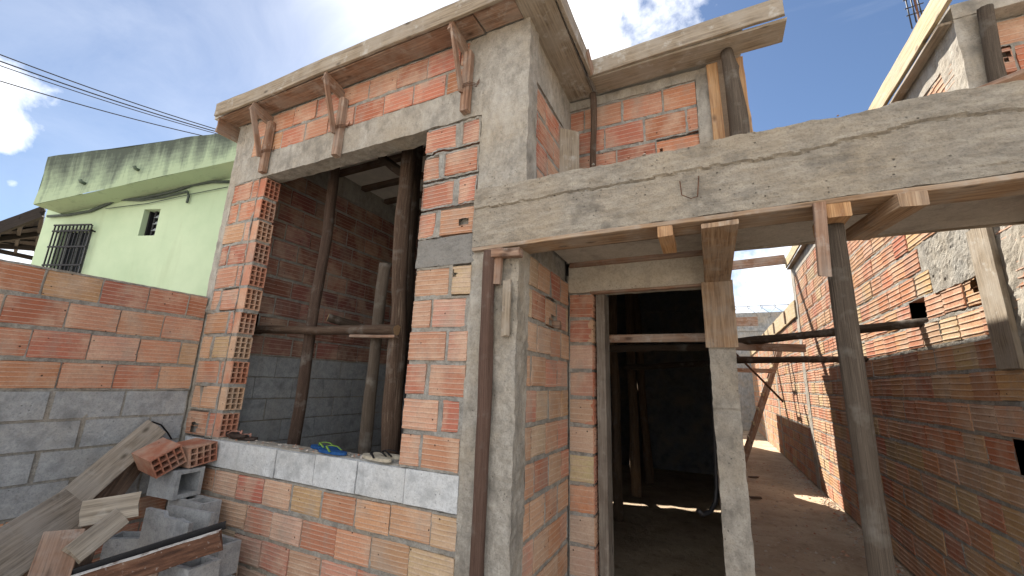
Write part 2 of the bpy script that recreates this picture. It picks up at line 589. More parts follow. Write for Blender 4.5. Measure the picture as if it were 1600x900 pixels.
def wall(mb, o, u, n, rows, rnd, pal, ribs=5, mslot=1, cell=.018, mamp=.005, chips=(), missing=(), proud=.003, rib=.0032, mdepth=.03, palfn=None, recess=.0015, ribw=.0055):
    """rows: list of (z0, z1, [(u0,u1),...], ulo, uhi). Lays ribbed bricks in front of a rough mortar bed."""
    o, u, n = Vector(o), Vector(u).normalized(), Vector(n).normalized()
    zup = Vector((0, 0, 1))
    seedv = Vector((rnd.random() * 50, rnd.random() * 50, 0))
    for (z0, z1, bl, ulo, uhi) in rows:
        holes = []
        for (a, b) in bl:
            if any(a < q[0] < b and z0 < q[1] < z1 for q in missing):
                holes.append((a, b, True)); continue
            c = palfn(a, z0) if palfn else rnd.choice(pal)
            c = tuple(x * rnd.uniform(.88, 1.1) for x in c)
            jz = .014
            if brick(mb, o, u, n, a, b, z0 + jz + rnd.uniform(-.004, .004), z1 - jz + rnd.uniform(-.004, .004), c, rnd, ribs, .03, chips, proud, rib, None, ribw):
                holes.append((a, b, False))
        # mortar bed, interrupted where a hole shows what is behind
        segs, cur = [], ulo
        for (a, b, mis) in sorted(holes):
            if a > cur: segs.append((cur, a))
            cur = b
        if cur < uhi: segs.append((cur, uhi))
        for (a, b) in segs:
            jz = .014
            zl = [z0, z0 + jz * .5, z0 + jz, z0 + jz + .007, (z0 + z1) / 2, z1 - jz - .007, z1 - jz, z1 - jz * .5, z1]
            ul = [a + (b - a) * i / max(1, int((b - a) / cell)) for i in range(max(1, int((b - a) / cell)) + 1)]
            for (p0, p1) in bl:
                ul += [p0 - .003, p0 + .007, p1 - .007, p1 + .003]
            ul = sorted(x for x in ul if a <= x <= b)
            ul = [x for i, x in enumerate(ul) if i == 0 or x - ul[i - 1] > .0012]
            nu, nw = len(ul) - 1, len(zl) - 1
            base = len(mb.v)
            for aa in ul:
                inb = any(p0 + .005 < aa < p1 - .005 for (p0, p1) in bl)
                for zz in zl:
                    q = Vector((aa * 1.0, zz, 0)) + seedv
                    if inb and z0 + jz + .005 < zz < z1 - jz - .005:
                        d = -.014
                    else:
                        d = -recess + mamp * (noise.noise(q * 9) * .9 + noise.noise(q * 33) * .9)
                        bl_ = noise.noise(q * 5.3 + Vector((9, 9, 9)))
                        if bl_ > .25:
                            d += mamp * (bl_ - .25) * 4.0
                    mb.v.append(tuple(o + u * aa + zup * (zz + .003 * noise.noise(q * 20)) + n * d))
            flip = u.cross(zup).dot(n) < 0
            for i in range(nu):
                for j in range(nw):
                    k = base + i * (nw + 1) + j
                    q = (k, k + nw + 1, k + nw + 2, k + 1)
                    mb.face(q[::-1] if flip else q, mslot)
            # returns
            for aa in (a, b):
                mb.quad([o + u * aa + zup * z0 - n * recess, o + u * aa + zup * z1 - n * recess, o + u * aa + zup * z1 - n * .12, o + u * aa + zup * z0 - n * .12], mslot)
        for (a, b, mis) in holes:
            if mis:                            # the recess where a brick was left out
                dd = -.12
                mb.quad([o + u * a + zup * z0 + n * dd, o + u * b + zup * z0 + n * dd, o + u * b + zup * z1 + n * dd, o + u * a + zup * z1 + n * dd], 0, (.26, .13, .085))
                for aa in (a, b):
                    mb.quad([o + u * aa + zup * z0, o + u * aa + zup * z1, o + u * aa + zup * z1 + n * dd, o + u * aa + zup * z0 + n * dd], 0, (.38, .18, .11))
            for zz in ((z0, z1) if mis else ()):
                mb.quad([o + u * a + zup * zz, o + u * b + zup * zz, o + u * b + zup * zz + n * dd, o + u * a + zup * zz + n * dd], 0, (.38, .18, .11))


def running(ulo, uhi, zs, pitch, joint, rnd, off0=0.0, jit=.012):
    rows = []
    for k in range(len(zs) - 1):
        off = off0 + (pitch / 2 if k % 2 else 0) + rnd.uniform(-.04, .04)
        bl = []
        a = ulo - pitch + off % pitch
        edges = []
        while a < uhi + pitch:
            edges.append(a + rnd.uniform(-jit, jit)); a += pitch
        for i in range(len(edges) - 1):
            j = joint * rnd.uniform(.5, 1.7)
            x0, x1 = max(ulo + .004, edges[i] + j / 2), min(uhi - .004, edges[i + 1] - j / 2)
            if x1 - x0 > .03:
                bl.append((x0, x1))
        rows.append((zs[k], zs[k + 1], bl, ulo, uhi))
    return rows


def zrows(z0, z1, n):
    return [z0 + (z1 - z0) * i / n for i in range(n + 1)]


def hollow_end(mb, o, a, w, t, W, L, T, cells=(3, 4), col=(.5, .2, .11), depth=.10, web=.009, cut=0.0):
    """open end of a hollow brick: o = lower corner of the end face, a = unit axis pointing OUT of the end,
    w,t = unit axes across the end (sizes W,T); the brick body runs back by L"""
    o, a, w, t = Vector(o), Vector(a).normalized(), Vector(w).normalized(), Vector(t).normalized()
    nw, ntt = cells
    mb.obox(o - a * L, a * (L - depth), w * W, t * T, 0, col)
    for i in range(nw + 1):
        x = i * (W - web) / nw
        mb.obox(o - a * depth + w * x, a * depth, w * web, t * T, 0, col)
    e = .0008
    for j in range(ntt + 1):
        y = j * (T - web) / ntt
        for i in range(nw):
            x0 = i * (W - web) / nw + web; x1 = (i + 1) * (W - web) / nw
            mb.obox(o - a * depth + w * x0 + t * y, a * (depth - e), w * (x1 - x0), t * web, 0, col)


rnd = random.Random(11)
random.seed(5)
YF = 2.07                                   # plane of the house front
# ================================================================== THE HOUSE
house = thing('house_under_construction', 'unfinished red brick house with bare concrete frame and timber formwork round its roof slab', 'house', (-2.0, 5.5, 0))
mb = MB()
U, NF = (1, 0, 0), (0, -1, 0)
low = [k * .189 for k in range(6)]
rows = running(-4.07, -1.277, zrows(0, .942, 5)[:], .290, .010, rnd, .05)
chf = [(-1.42, 2.30, .035, .022), (-1.36, 2.64, .04, .03), (-3.72, 2.78, .03, .014), (-3.66, 2.30, .025, .012), (-3.84, 1.97, .022, .014), (-3.86, 1.21, .05, .045)]
wall(mb, (0, YF, 0), U, NF, rows, rnd, PALB + PALB + PAL[:3], ribs=6, rib=.0016)
# right pier: six courses, cement patch, four courses
prow = []
zz = zrows(1.142, 2.362, 6)
for k in range(6):
    sp = rnd.uniform(.018, .036)
    c = -1.71 + (.275 if k % 2 else .16) + rnd.uniform(-.012, .012)
    prow.append((zz[k], zz[k + 1], [(-1.71, c - sp / 2), (c + sp / 2, -1.30 + rnd.uniform(-.015, .02))], -1.705, -1.277))
wall(mb, (0, YF, 0), U, NF, prow, rnd, PAL[:3] + PALB[:3] + PALB[4:6], ribs=6, rib=.002, chips=chf, mamp=.010, cell=.018, recess=.001)
prow = []
zz = zrows(2.552, 3.40, 4)
for k in range(4):
    sp = rnd.uniform(.03, .05)
    c = -1.72 + (.15 if k % 2 == 0 else .27) + rnd.uniform(-.012, .012)
    prow.append((zz[k] + .005, zz[k + 1] - .012, [(-1.72, c - sp / 2), (c + sp / 2, -1.285 + rnd.uniform(-.01, .01))], -1.71, -1.275))
wall(mb, (0, YF, 0), U, NF, prow, rnd, PAL, ribs=6, rib=.0025, chips=chf, mamp=.014, cell=.014, recess=-.003)
# left jamb, eleven courses, with the open brick ends towards the opening
jrow = []
zz = zrows(1.142, 3.40, 11)
for k in range(11):
    sp = rnd.uniform(.012, .04)
    c = -3.985 + (.30 if k % 2 == 0 else .14) + rnd.uniform(-.02, .02)
    jrow.append((zz[k], zz[k + 1], [(-3.985, c - sp / 2), (c + sp / 2, -3.612)], -4.0, -3.60))
jpal = PAL[:3] + PAL[4:6] + PALB[:2]
jcols = [rnd.choice(PAL if k > 4 else jpal) for k in range(11)]
wall(mb, (0, YF, 0), U, NF, jrow, rnd, PAL, ribs=5, rib=.0026, chips=chf, mamp=.012, cell=.016, recess=-.001,
     palfn=lambda a, z: jcols[min(10, int((z - 1.14) / .205))])
for k in range(11):
    z0, z1 = zz[k] + .013, zz[k + 1] - .013
    dx = rnd.uniform(-.026, .016)
    hollow_end(mb, (-3.51 + dx, YF + .003, z0), (1, 0, 0), (0, 1, 0), (0, 0, 1), .137, .20, z1 - z0, (3, 4), tuple(x * 1.12 for x in jcols[k]))
    mb.rough((-3.60, YF + .004, zz[k] - .015), (-3.522 + dx + rnd.uniform(0, .012), YF + .135, zz[k] + .015), .012, .006, 1)
# upper two courses under the slab
rows = running(-3.80, -1.40, [3.640, 3.838, 4.045], .30, .012, rnd, .12)
wall(mb, (0, YF, 0), U, NF, rows, rnd, PAL, ribs=5, rib=.0018, mamp=.006)
# porch side wall (faces +X), upper side wall, recess wall, door wall
SX = -.967
rows = running(2.225, 3.0, zrows(.0, 2.43, 12), .23, .012, rnd, .06)
wall(mb, (SX, 0, 0), (0, 1, 0), (1, 0, 0), rows, rnd, PALB + PALB[1:3] + PAL[2:5], ribs=5, rib=.0010, mamp=.006, chips=[(px(866, 506, 'X', SX).y, px(866, 506, 'X', SX).z, .12, .05)])
rows = running(2.23, 3.0, zrows(2.86, 3.70, 4), .30, .014, rnd, .1)
wall(mb, (SX, 0, 0), (0, 1, 0), (1, 0, 0), rows, rnd, PAL, ribs=5, rib=.002, mamp=.005)
rows = running(-.955, .044, zrows(2.86, 3.965, 5), .315, .014, rnd, .10)
wall(mb, (0, 3.02, 0), U, NF, rows, rnd, PAL[:4] + PAL[5:], ribs=5, rib=.0016, chips=[(-.23, 3.42, .012)], mamp=.010, recess=.0)
drow = []
zz = zrows(0, 2.34, 12)
for k in range(12):
    drow.append((zz[k], zz[k + 1], [(-.955, -.785)], -.965, -.79))
wall(mb, (0, 3.02, 0), U, NF, drow, rnd, PAL[:3] + PALB, ribs=4, rib=.0010, mamp=.006)
for k in range(12):
    hollow_end(mb, (-.779, 3.023, zz[k] + .010), (1, 0, 0), (0, 1, 0), (0, 0, 1), .137, .006 + .1, zz[k + 1] - zz[k] - .02, (3, 4), rnd.choice(PAL[:3] + PALB[:3]), depth=.08)
brickwork = mb.build('outer_brickwork', [BRICK, MORTAR], house)
# masonry cores behind the facing bricks
mb = MB()
mb.box((-4.06, YF + .03, 0), (-1.29, YF + .135, .94))
mb.box((-1.695, YF + .03, 1.14), (-1.28, YF + .14, 3.40))
mb.box((-3.98, YF + .03, 1.14), (-3.62, YF + .135, 3.40))
mb.box((-4.0, YF + .03, 3.64), (-1.28, YF + .135, 4.04))
mb.box((SX - .13, 2.215, 0), (SX - .03, 3.02, 4.04))
mb.box((SX - .03, 3.05, 0), (-.80, 3.15, 2.5))
mb.box((SX - .03, 3.05, 2.60), (.05, 3.15, 4.04))
mb.build('wall_core', MORTAR, house)

# concrete of the frame
mb = MB()
mb.rough((-4.075, YF - .004, 0), (-3.975, YF + .14, 4.05), .025, .007)
mb.rough((-4.07, YF - .002, 3.62), (-3.80, YF + .03, 4.045), .025, .009)
mb.build('corner_post', CONC, house)
mb = MB()
mb.rough((-3.98, YF - .006, 3.400), (-1.27, YF + .145, 3.64), .02, .006)
mb.rough((-1.42, YF - .003, 3.60), (-1.25, YF + .03, 4.045), .02, .007)
mb.build('window_lintel', CONC, house)
mb = MB()
mb.rough((-1.715, YF - .006, 2.362), (-1.262, YF + .13, 2.552), .02, .005)
mb.build('cement_patch', CONCD, house)
mb = MB()


def colfn(q, q2):
    # the lower part bulges and is rougher; a cold joint near z = 1.3
    if q.y < YF + .03:
        q2.y += .004 * noise.noise(Vector((q.x * 18, q.z * 5, 2)))
    return q2


mb.rough((-1.285, YF - .006, 0), (SX + .003, 2.222, 2.43), .014, .008, fn=colfn)
mb.rough((-1.272, YF - .004, 2.84), (SX + .035, 2.215, 4.05), .014, .007, fn=colfn)
mb.build('corner_column', CONC, house)
mb = MB()
mb.rough((SX - .06, 2.21, 3.705), (SX + .012, 3.02, 4.05), .025, .005)
mb.rough((-.96, 3.008, 3.968), (.05, 3.10, 4.05), .025, .005)
mb.build('ring_beam', CONC, house)
mb = MB()
mb.rough((.044, 3.010, 2.84), (.168, 3.16, 4.05), .02, .005)
mb.build('recess_column', CONC, house)


def beamfn(q, q2):
    if q.y < 2.1:
        jl = 2.70 + .035 * noise.noise(Vector((q.x * 1.7, 0, 4))) + .012 * noise.noise(Vector((q.x * 9, 0, 1)))
        d = q.z - jl
        if d > 0:
            q2.y -= .003
        if abs(d + .006 * noise.noise(Vector((q.x * 30, 0, 9)))) < .0055:
            q2.y += .011
        q2.y += .0035 * noise.noise(Vector((q.x * 3, q.z * 45, 8)))
        if q.z < 2.50:
            q2.y += .006 * max(0, noise.noise(Vector((q.x * 9, q.z * 9, 3))))
    q2.z += .0095 * (q.x + 1.28)
    if q.z > 2.82:
        q2.z += .014 * noise.noise(Vector((q.x * 4, q.y * 4, 3))) + .007 * noise.noise(Vector((q.x * 17, q.y * 9, 3)))
    return q2


mb = MB()
mb.rough((-1.275, 2.045, 2.452), (1.595, 2.20, 2.832), .008, .0045, fn=beamfn, freq=16)
mb.rough((.23, 2.07, 2.84), (.33, 2.16, 2.865), .012, .012, freq=20)
beam = mb.build('porch_beam', BEAMC, house)
mb = MB()
mb.tube([(-.075, 2.038, 2.66), (-.07, 2.03, 2.58), (-.03, 2.03, 2.555), (0.0, 2.03, 2.56), (.012, 2.036, 2.67)], .0025, 6)
mb.build('wire_loop', RUST, beam)
mb = MB()
mb.rough((SX + .005, 2.20, 2.585), (1.59, 3.05, 2.70), .05, .0015)
slab_p = mb.build('porch_slab', SOFFIT, house)
mb = MB()
mb.rough((SX + .004, 3.004, 2.345), (0.01, 3.15, 2.555), .02, .004)
mb.build('door_lintel', concrete_mat('pale_lintel', (.40, .36, .30), (.54, .49, .41), warm=(.46, .38, .28), bump=.3), house)
mb = MB()


def postfn(q, q2):
    if abs(q.z - 1.52) < .012 and q.y < 3.05:
        q2.y += .008
    return q2


mb.rough((.0, 3.015, 0), (.152, 3.165, 2.35), .014, .006, fn=postfn)
mb.build('door_post', CONC, house)
mb = MB()
mb.rough((-.765, 3.07, 0), (-.70, 3.22, 2.34), .03, .003)
mb.build('door_jamb', wood_mat('grey_brown_jamb', (.07, .055, .043), (.16, .13, .105), (.26, .22, .18), grey=.3, cement=.25), house)

# sill of pale cement blocks
mb = MB()
js = [-3.96, -3.575, -3.223, -2.80, -2.412, -2.035, -1.654, -1.282]
for i in range(len(js) - 1):
    a, b = js[i] + .004, js[i + 1] - .004
    mb.rough((a, YF - .006 + rnd.uniform(-.004, .004), .950), (b, YF + .137, 1.136 + rnd.uniform(-.004, .004)), .03, .0022)
mb.rough((-3.97, YF + .008, .938), (-1.285, YF + .13, 1.125), .03, .004, 1)
mb.rough((-3.62, YF + .03, 1.128), (-1.69, YF + .139, 1.147), .02, .006, 1)
mb.build('window_sill', [BLOCKW, MORTAR], house)

# roof slab, eaves
mb = MB()
mb.rough((-4.24, 1.905, 4.075), (-.74, 3.0, 4.20), .12, .003)
mb.box((-4.24, 3.0, 4.075), (.36, 9.2, 4.20))
mb.rough((-.735, 2.78, 4.08), (.36, 2.995, 4.20), .1, .003)
# unseen slot added to the slab to throw a line of sun indoors
sa, sb = Vector((-4.05, 9.36, 0)), Vector((-2.2, 9.90, 0))
sd = (sb - sa).normalized(); sn = Vector((-sd.y, sd.x, 0))
mb.obox((-4.24, 9.2, 4.075), (.10, 0, 0), (0, 1.0, 0), (0, 0, .125))
mb.quad([(-4.14, 9.2, 4.075), (.36, 9.2, 4.075), (.36, 9.7, 4.075), (-1.9, 9.7, 4.075), (-2.1, 9.90, 4.075), (-4.14, 9.30, 4.075)])
mb.quad([(-4.14, 9.39, 4.075), (-2.1, 9.99, 4.075), (-1.7, 10.005, 4.075), (-1.7, 10.3, 4.075), (-4.14, 10.3, 4.075)])
mb.quad([(-2.1, 9.90, 4.075), (-1.9, 9.7, 4.075), (-1.7, 10.005, 4.075), (-2.1, 10.005, 4.075)])
mb.build('roof_slab', SOFFIT, house)
mb = MB()
mb.board((-4.14, 1.868, 4.118), (-.73, 1.868, 4.105), (0, 0, 1), .135, .026, seed=1, warp=.004)
fb = mb.build('fascia_board', WOODO, house)
mb = MB()
mb.board((-.722, 1.84, 4.112), (-.705, 2.80, 4.112), (0, 0, 1), .135, .026, seed=2)
mb.build('fascia_board', WOODO, house)
mb = MB()
mb.board((-.705, 2.758, 4.118), (.60, 2.742, 4.145), (0, 0, 1), .145, .027, seed=3, warp=.004)
mb.build('fascia_board', WOODO, house)
mb = MB()
mb.board((-.70, 2.868, 4.052), (.615, 2.868, 4.062), (0, 1, 0), .20, .024, seed=4)
mb.build('soffit_board', WOODO, house)
mb = MB()
mb.board((-4.13, 1.975, 4.056), (-1.28, 1.975, 4.056), (0, 1, 0), .165, .022, seed=5)
mb.build('soffit_board', WOODR, house)
mb = MB()
mb.board((-.86, 1.90, 4.058), (-.86, 2.99, 4.058), (1, 0, 0), .235, .020, seed=6)
mb.build('soffit_board', WOODO, house)
mb = MB()
mb.board((-1.27, 1.965, 4.058), (-.98, 1.965, 4.058), (0, 1, 0), .18, .02, seed=7)
mb.build('soffit_board', WOODR, house)
mb = MB()
mb.board((-4.137, 1.89, 3.985), (-4.137, 2.09, 3.985), (0, 0, 1), .16, .022, seed=8)
mb.build('end_board', WOODR, house)
mb = MB()
mb.board((-.69, 2.60, 4.15), (-.685, 2.74, 4.06), (.1, .6, 1), .07, .02, seed=9)
mb.build('splice_board', WOODR, house)
# eave brackets
for i, bx in enumerate((-3.53, -2.60, -1.385)):
    mb = MB()
    zt = (3.93, 3.90, 3.90)[i]
    mb.board((bx, 2.035, (3.42, 3.375, 3.43)[i]), (bx, 2.035, zt), (1, 0, 0), .062, .05, seed=20 + i)
    br = mb.build('eave_bracket', WOODR, house)
    mb = MB()
    mb.board((bx - .048, 1.862, 4.01), (bx - .045, 2.062, 3.96), (0, 0, 1), .10, .026, seed=30 + i)
    mb.build('arm', WOODR, br)
    mb = MB()
    mb.board((bx - .042, 1.872, 3.99), (bx - .020, 1.998, 3.56), (0, 1, .3), .05, .018, seed=40 + i)
    mb.build('strut', WOODR, br)
    mb = MB()
    for k in range(3):
        z = 3.60 + k * .012
        mb.tube([(bx - .06, 2.06, z + .03), (bx - .035, 2.0, z), (bx + .035, 2.004, z + .008), (bx + .06, 2.06, z + .03), (bx + .09, 2.05, z + .05)], .0022, 5)
    mb.build('binding_wire', RUST, br)

# formwork under the porch beam
mb = MB()
mb.board((-1.272, 2.125, 2.436), (1.58, 2.125, 2.462), (0, 1, 0), .18, .024, seed=50, warp=.004)
mb.build('beam_formwork', WOODB, house)
mb = MB()
mb.board((-.96, 2.224, 2.515), (1.58, 2.224, 2.535), (0, 0, 1), .165, .022, seed=51)
mb.build('beam_formwork', WOODD, house)
mb = MB()
mb.board((-.95, 2.995, 2.568), (0.0, 2.995, 2.572), (0, 0, 1), .045, .03, seed=52)
mb.build('soffit_batten', WOODR, house)
mb = MB()
mb.board((.16, 3.04, 2.60), (1.58, 3.04, 2.605), (0, 0, 1), .055, .03, seed=53)
mb.build('soffit_batten', WOODO, house)
mb = MB()
mb.board((-.79, 3.02, 2.338), (0.0, 3.02, 2.345), (0, 1, 0), .05, .018, seed=54)
mb.build('lintel_formwork', WOODR, house)
mb = MB()
mb.board((.083, 2.036, 2.408), (.083, 3.012, 2.366), (1, 0, 0), .158, .024, seed=55)
mb.build('cross_beam_formwork', WOODB, house)
mb = MB()
mb.rough((.018, 2.24, 2.415), (.15, 3.01, 2.583), .05, .002)
mb.build('cross_beam', CONC, house)
mb = MB()
mb.board((.074, 2.998, 1.918), (.074, 2.998, 2.362), (1, 0, 0), .19, .026, seed=56, warp=.005)
mb.build('post_formwork', WOODB, house)
for i, (x0, y0, z0, x1, y1, z1, w, t, m) in enumerate([(-.16, 2.03, 2.402, -.16, 2.30, 2.400, .07, .055, WOODN), (.535, 2.035, 2.410, .535, 2.30, 2.408, .085, .062, WOODN), (.775, 2.03, 2.415, .70, 2.44, 2.412, .095, .06, WOODB), (1.36, 2.05, 2.42, 1.34, 2.40, 2.42, .09, .06, WOODB)]):
    mb = MB()
    mb.board((x0, y0, z0), (x1, y1, z1), (1, 0, 0), w, t, seed=60 + i)
    mb.build('joist_stub', m, house)
mb = MB()
mb.board((.470, 2.030, 2.445), (.458, 2.055, 2.13), (1, 0, 0), .044, .026, seed=65)
mb.build('hanging_batten', WOODR, house)
for i, (a, b, w, t, m) in enumerate([((-1.075, 2.03, 2.42), (-1.085, 2.03, 2.20), .055, .03, WOODR), ((-1.02, 2.035, 2.22), (-1.02, 2.035, 1.90), .05, .02, WOODO), ((-1.13, 2.015, 2.385), (-.93, 2.02, 2.375), .05, .05, WOODR)]):
    mb = MB()
    mb.board(a, b, (1, 0, 0) if i < 2 else (0, 0, 1), w, t, seed=70 + i)
    mb.build('form_cleat', m, house)
# brick fragment jammed in the hole of the porch side wall
mb = MB()
pc = px(868, 506, 'X', SX)
mb.board((SX - .07, pc.y + .035, pc.z), (SX + .022, pc.y + .045, pc.z - .005), (0, 0, 1), .055, .075, seed=77)
mb.build('wood_wedge', WOODR, house)

# inner rooms
mb = MB()
IX = -3.93
prows = running(2.215, 9.6, zrows(0, 1.825, 9), .40, .012, rnd, .1)
rows = running(2.215, 9.6, zrows(1.825, 3.80, 10), .30, .014, rnd, .1)
# leave the hole at the scaffold log
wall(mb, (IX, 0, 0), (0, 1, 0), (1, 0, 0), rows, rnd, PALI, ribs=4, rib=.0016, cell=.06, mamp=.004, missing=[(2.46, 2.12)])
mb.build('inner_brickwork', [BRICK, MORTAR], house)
mb = MB()
for (z0, z1, bl, a, b) in prows:
    for (u0, u1) in bl:
        mb.box((IX - .03, u0, z0 + .006), (IX + .004 + rnd.uniform(0, .004), u1, z1 - .006))
mb.box((IX - .04, 2.2, 0), (IX - .004, 9.6, 1.825), 1)
mb.build('inner_block_course', [BLOCKG, MORTAR], house)
mb = MB()
mb.rough((IX - .03, 2.215, 3.80), (IX + .012, 5.3, 4.07), .06, .004)
mb.build('inner_ring_beam', CONC, house)
mb = MB()
for (a, b) in (((-4.06, 2.22, 0), (-3.975, 2.33, 4.07)), ((-4.06, 2.60, 0), (-3.975, 9.6, 4.07)), ((-4.06, 2.33, 0), (-3.975, 2.60, 2.03)), ((-4.06, 2.33, 2.225), (-3.975, 2.60, 4.07))):
    mb.box(a, b)
mb.box((-1.52, 2.22, 0), (-1.40, 5.3, 4.07))
mb.box((-3.96, 5.18, 0), (-1.53, 5.30, 4.07))
mb.box((.03, 3.17, 0), (.155, 9.58, 4.07))
mb.box((-4.06, 9.60, 0), (.155, 9.72, 3.30)); mb.box((-4.06, 10.22, 0), (-1.6, 10.32, 4.07)); mb.box((-1.72, 9.73, 0), (-1.6, 10.21, 4.07)); mb.box((-4.06, 9.73, 0), (-3.98, 10.21, 4.07))  # boxes behind the back wall added to keep stray light out
mb.box((-1.9, 9.60, 3.31), (.155, 9.70, 4.07))
mb.box((-1.39, 3.06, 0), (-1.10, 3.15, 4.07))
mb.box((.03, 9.73, 0), (.155, 11.28, 1.65))
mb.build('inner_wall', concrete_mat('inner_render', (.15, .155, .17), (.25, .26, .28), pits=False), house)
mb = MB()
for i, yy in enumerate((2.62, 3.11, 3.53, 3.95, 4.4, 4.85)):
    mb.board((-3.9, yy, 4.027), (-1.55, yy, 4.027), (0, 1, 0), .075 if i else .14, .055, seed=80 + i)
mb.build('ceiling_joist', WOODD, house)
mb = MB()
mb.rough((-3.92, 2.22, 4.058), (-1.53, 5.17, 4.072), .2, .001)
mb.build('ceiling_panel', plain_mat('pale_ceiling_panel', (.66, .62, .55), .9, .12, 6), house)
mb = MB()
mb.box((-3.95, 11.3, 0), (.155, 11.42, 3.4)); mb.box((-3.95, 15.9, 0), (.155, 16.0, 3.4)); mb.box((.04, 11.43, 0), (.155, 15.89, 3.4)); mb.box((-3.95, 11.43, 0), (-3.84, 15.89, 3.4))
mb.box((-3.96, 11.29, 3.403), (.165, 16.01, 3.52))
mb.build('rear_block', MORTAR, house)


# ================================================================== RIGHT BOUNDARY WALL
rwall = thing('boundary_wall', 'long tall red brick wall along the alley, streaked with sun and shade, with concrete posts', 'wall', (1.7, 9, 0))
XR = 1.6
mb = MB()
# high section, rows pitched at the surveyed course height
ztop = 3.86
zs = zrows(0, ztop, 19)
miss = [(4.42, 2.26), (3.48, 1.275)]
chr_ = [(3.62, 2.37, .075, .05), (5.95, 2.03, .05, .04)]
rows = running(2.2, 9.55, zs, .285, .008, rnd, .0)
rows = [(z0, z1, [b for b in bl if not (z0 > 2.40 and z0 < 2.80 and 3.5 < (b[0] + b[1]) / 2 < 4.10 + .8 * (z0 - 2.4))] if z1 < 2.9 else [b for b in bl if b[0] > 3.25], lo, hi) if z1 < 2.9 else (z0, z1, [b for b in bl if b[0] > 3.25], 3.25, hi) for (z0, z1, bl, lo, hi) in rows]


def rpal(a, z):
    if noise.noise(Vector((a * .7, z * 1.1, 5))) > -.12:
        c = rnd.choice(PALB + PALB[:4] + PAL[:2])
    else:
        c = rnd.choice(PAL[:3] + PAL[4:6] + PALB[:3])
    return (c[0] * .95, c[1] * .86, c[2] * .68)


wall(mb, (XR, 0, 0), (0, 1, 0), (-1, 0, 0), rows, rnd, PAL, ribs=4, rib=.0048, chips=chr_, missing=miss, mamp=.006, cell=.025, palfn=rpal, ribw=.0065)
rows = running(9.56, 20.6, zrows(0, 3.06, 15), .29, .008, rnd, .0)
wall(mb, (XR, 0, 0), (0, 1, 0), (-1, 0, 0), rows, rnd, PAL, ribs=4, rib=.0048, mamp=.006, cell=.09, palfn=rpal, ribw=.0065)
mb.build('brickwork', [BRICK, MORTAR], rwall)
mb = MB()
mb.rough((XR - .012, 3.50, 2.42), (XR + .02, 4.15, 2.82), .02, .010, freq=12)
mb.build('mortar_smear', MORTAR, rwall)
mb = MB()
mb.box((XR + .13, 2.2, 0), (XR + .15, 9.55, 2.84)); mb.box((XR + .13, 3.42, 2.845), (XR + .15, 9.55, 4.0))
mb.box((XR + .05, 9.56, 0), (XR + .15, 20.6, 3.05))
mb.build('wall_back', MORTAR, rwall)
for i, (y0, y1, z1, d) in enumerate([(3.205, 3.45, 4.06, .012), (6.72, 6.95, 3.87, .008), (9.30, 9.56, 4.06, .012), (13.2, 13.45, 3.06, .01), (17.0, 17.25, 3.06, .01)]):
    mb = MB()
    if i == 0:
        mb.rough((XR - d, 2.92, 0), (XR + .10, 3.335, 2.84), .025, .010)
        mb.rough((XR - d, y0, 2.84), (XR + .10, y1, z1), .022, .006)
    else:
        mb.rough((XR - d, y0, 0), (XR + .10, y1, z1), .05, .006)
    mb.build('concrete_post', CONC, rwall)
mb = MB()
mb.rough((XR - .006, 3.46, 3.862), (XR + .12, 9.55, 4.07), .06, .005)
mb.rough((XR - .012, 3.20, 4.062), (3.0, 9.55, 4.17), .1, .004)
mb.rough((XR - .010, 9.57, 3.062), (XR + .12, 20.6, 3.16), .1, .004)
mb.build('ring_beam', CONC, rwall)
mb = MB()
mb.board((1.515, 2.7, 4.17), (1.515, 9.5, 4.17), (0, 0, 1), .175, .028, seed=90, warp=.006)
mb.build('fascia_board', WOODY, rwall)
mb = MB()
mb.board((1.555, 3.22, 4.052), (1.555, 9.5, 4.052), (1, 0, 0), .07, .02, seed=91)
mb.build('soffit_board', WOODO, rwall)
mb = MB()
mb.board((1.575, 9.45, 3.24), (1.575, 20.3, 3.24), (0, 0, 1), .33, .028, seed=92, warp=.008)
fb2 = mb.build('fascia_board', WOODY, rwall)
mb = MB()
for yy in (10.6, 12.4, 14.6):
    mb.board((1.545, yy, 3.10), (1.545, yy, 3.38), (0, 1, 0), .05, .03, seed=int(yy))
mb.build('cleat', WOODR, fb2)
mb = MB()
mb.board((1.574, 3.415, 2.70), (1.574, 3.415, 1.82), (0, 1, 0), .215, .028, seed=93, warp=.004)
mb.build('formwork_board', WOODO, rwall)
# front-facing wall of the neighbouring shell above the beam
mb = MB()
rows = running(1.76, 3.0, zrows(2.86, 4.05, 6), .30, .02, rnd, .1)
wall(mb, (0, 3.32, 0), U, NF, rows, rnd, PAL, ribs=4, rib=.003, chips=[(1.80, 3.63, .05, .02), (1.83, 3.78, .03, .03)], mamp=.008)
mb.box((1.72, 3.36, 2.85), (3.0, 3.42, 4.05), 1)
mb.build('upper_brickwork', [BRICK, MORTAR], rwall)
mb = MB()
mb.tube([(1.605, 6.30, 1.75), (1.588, 6.28, 1.5), (1.585, 6.6, .1), (1.59, 6.62, .02)], .006, 6)
mb.build('cable', BLACK, rwall)


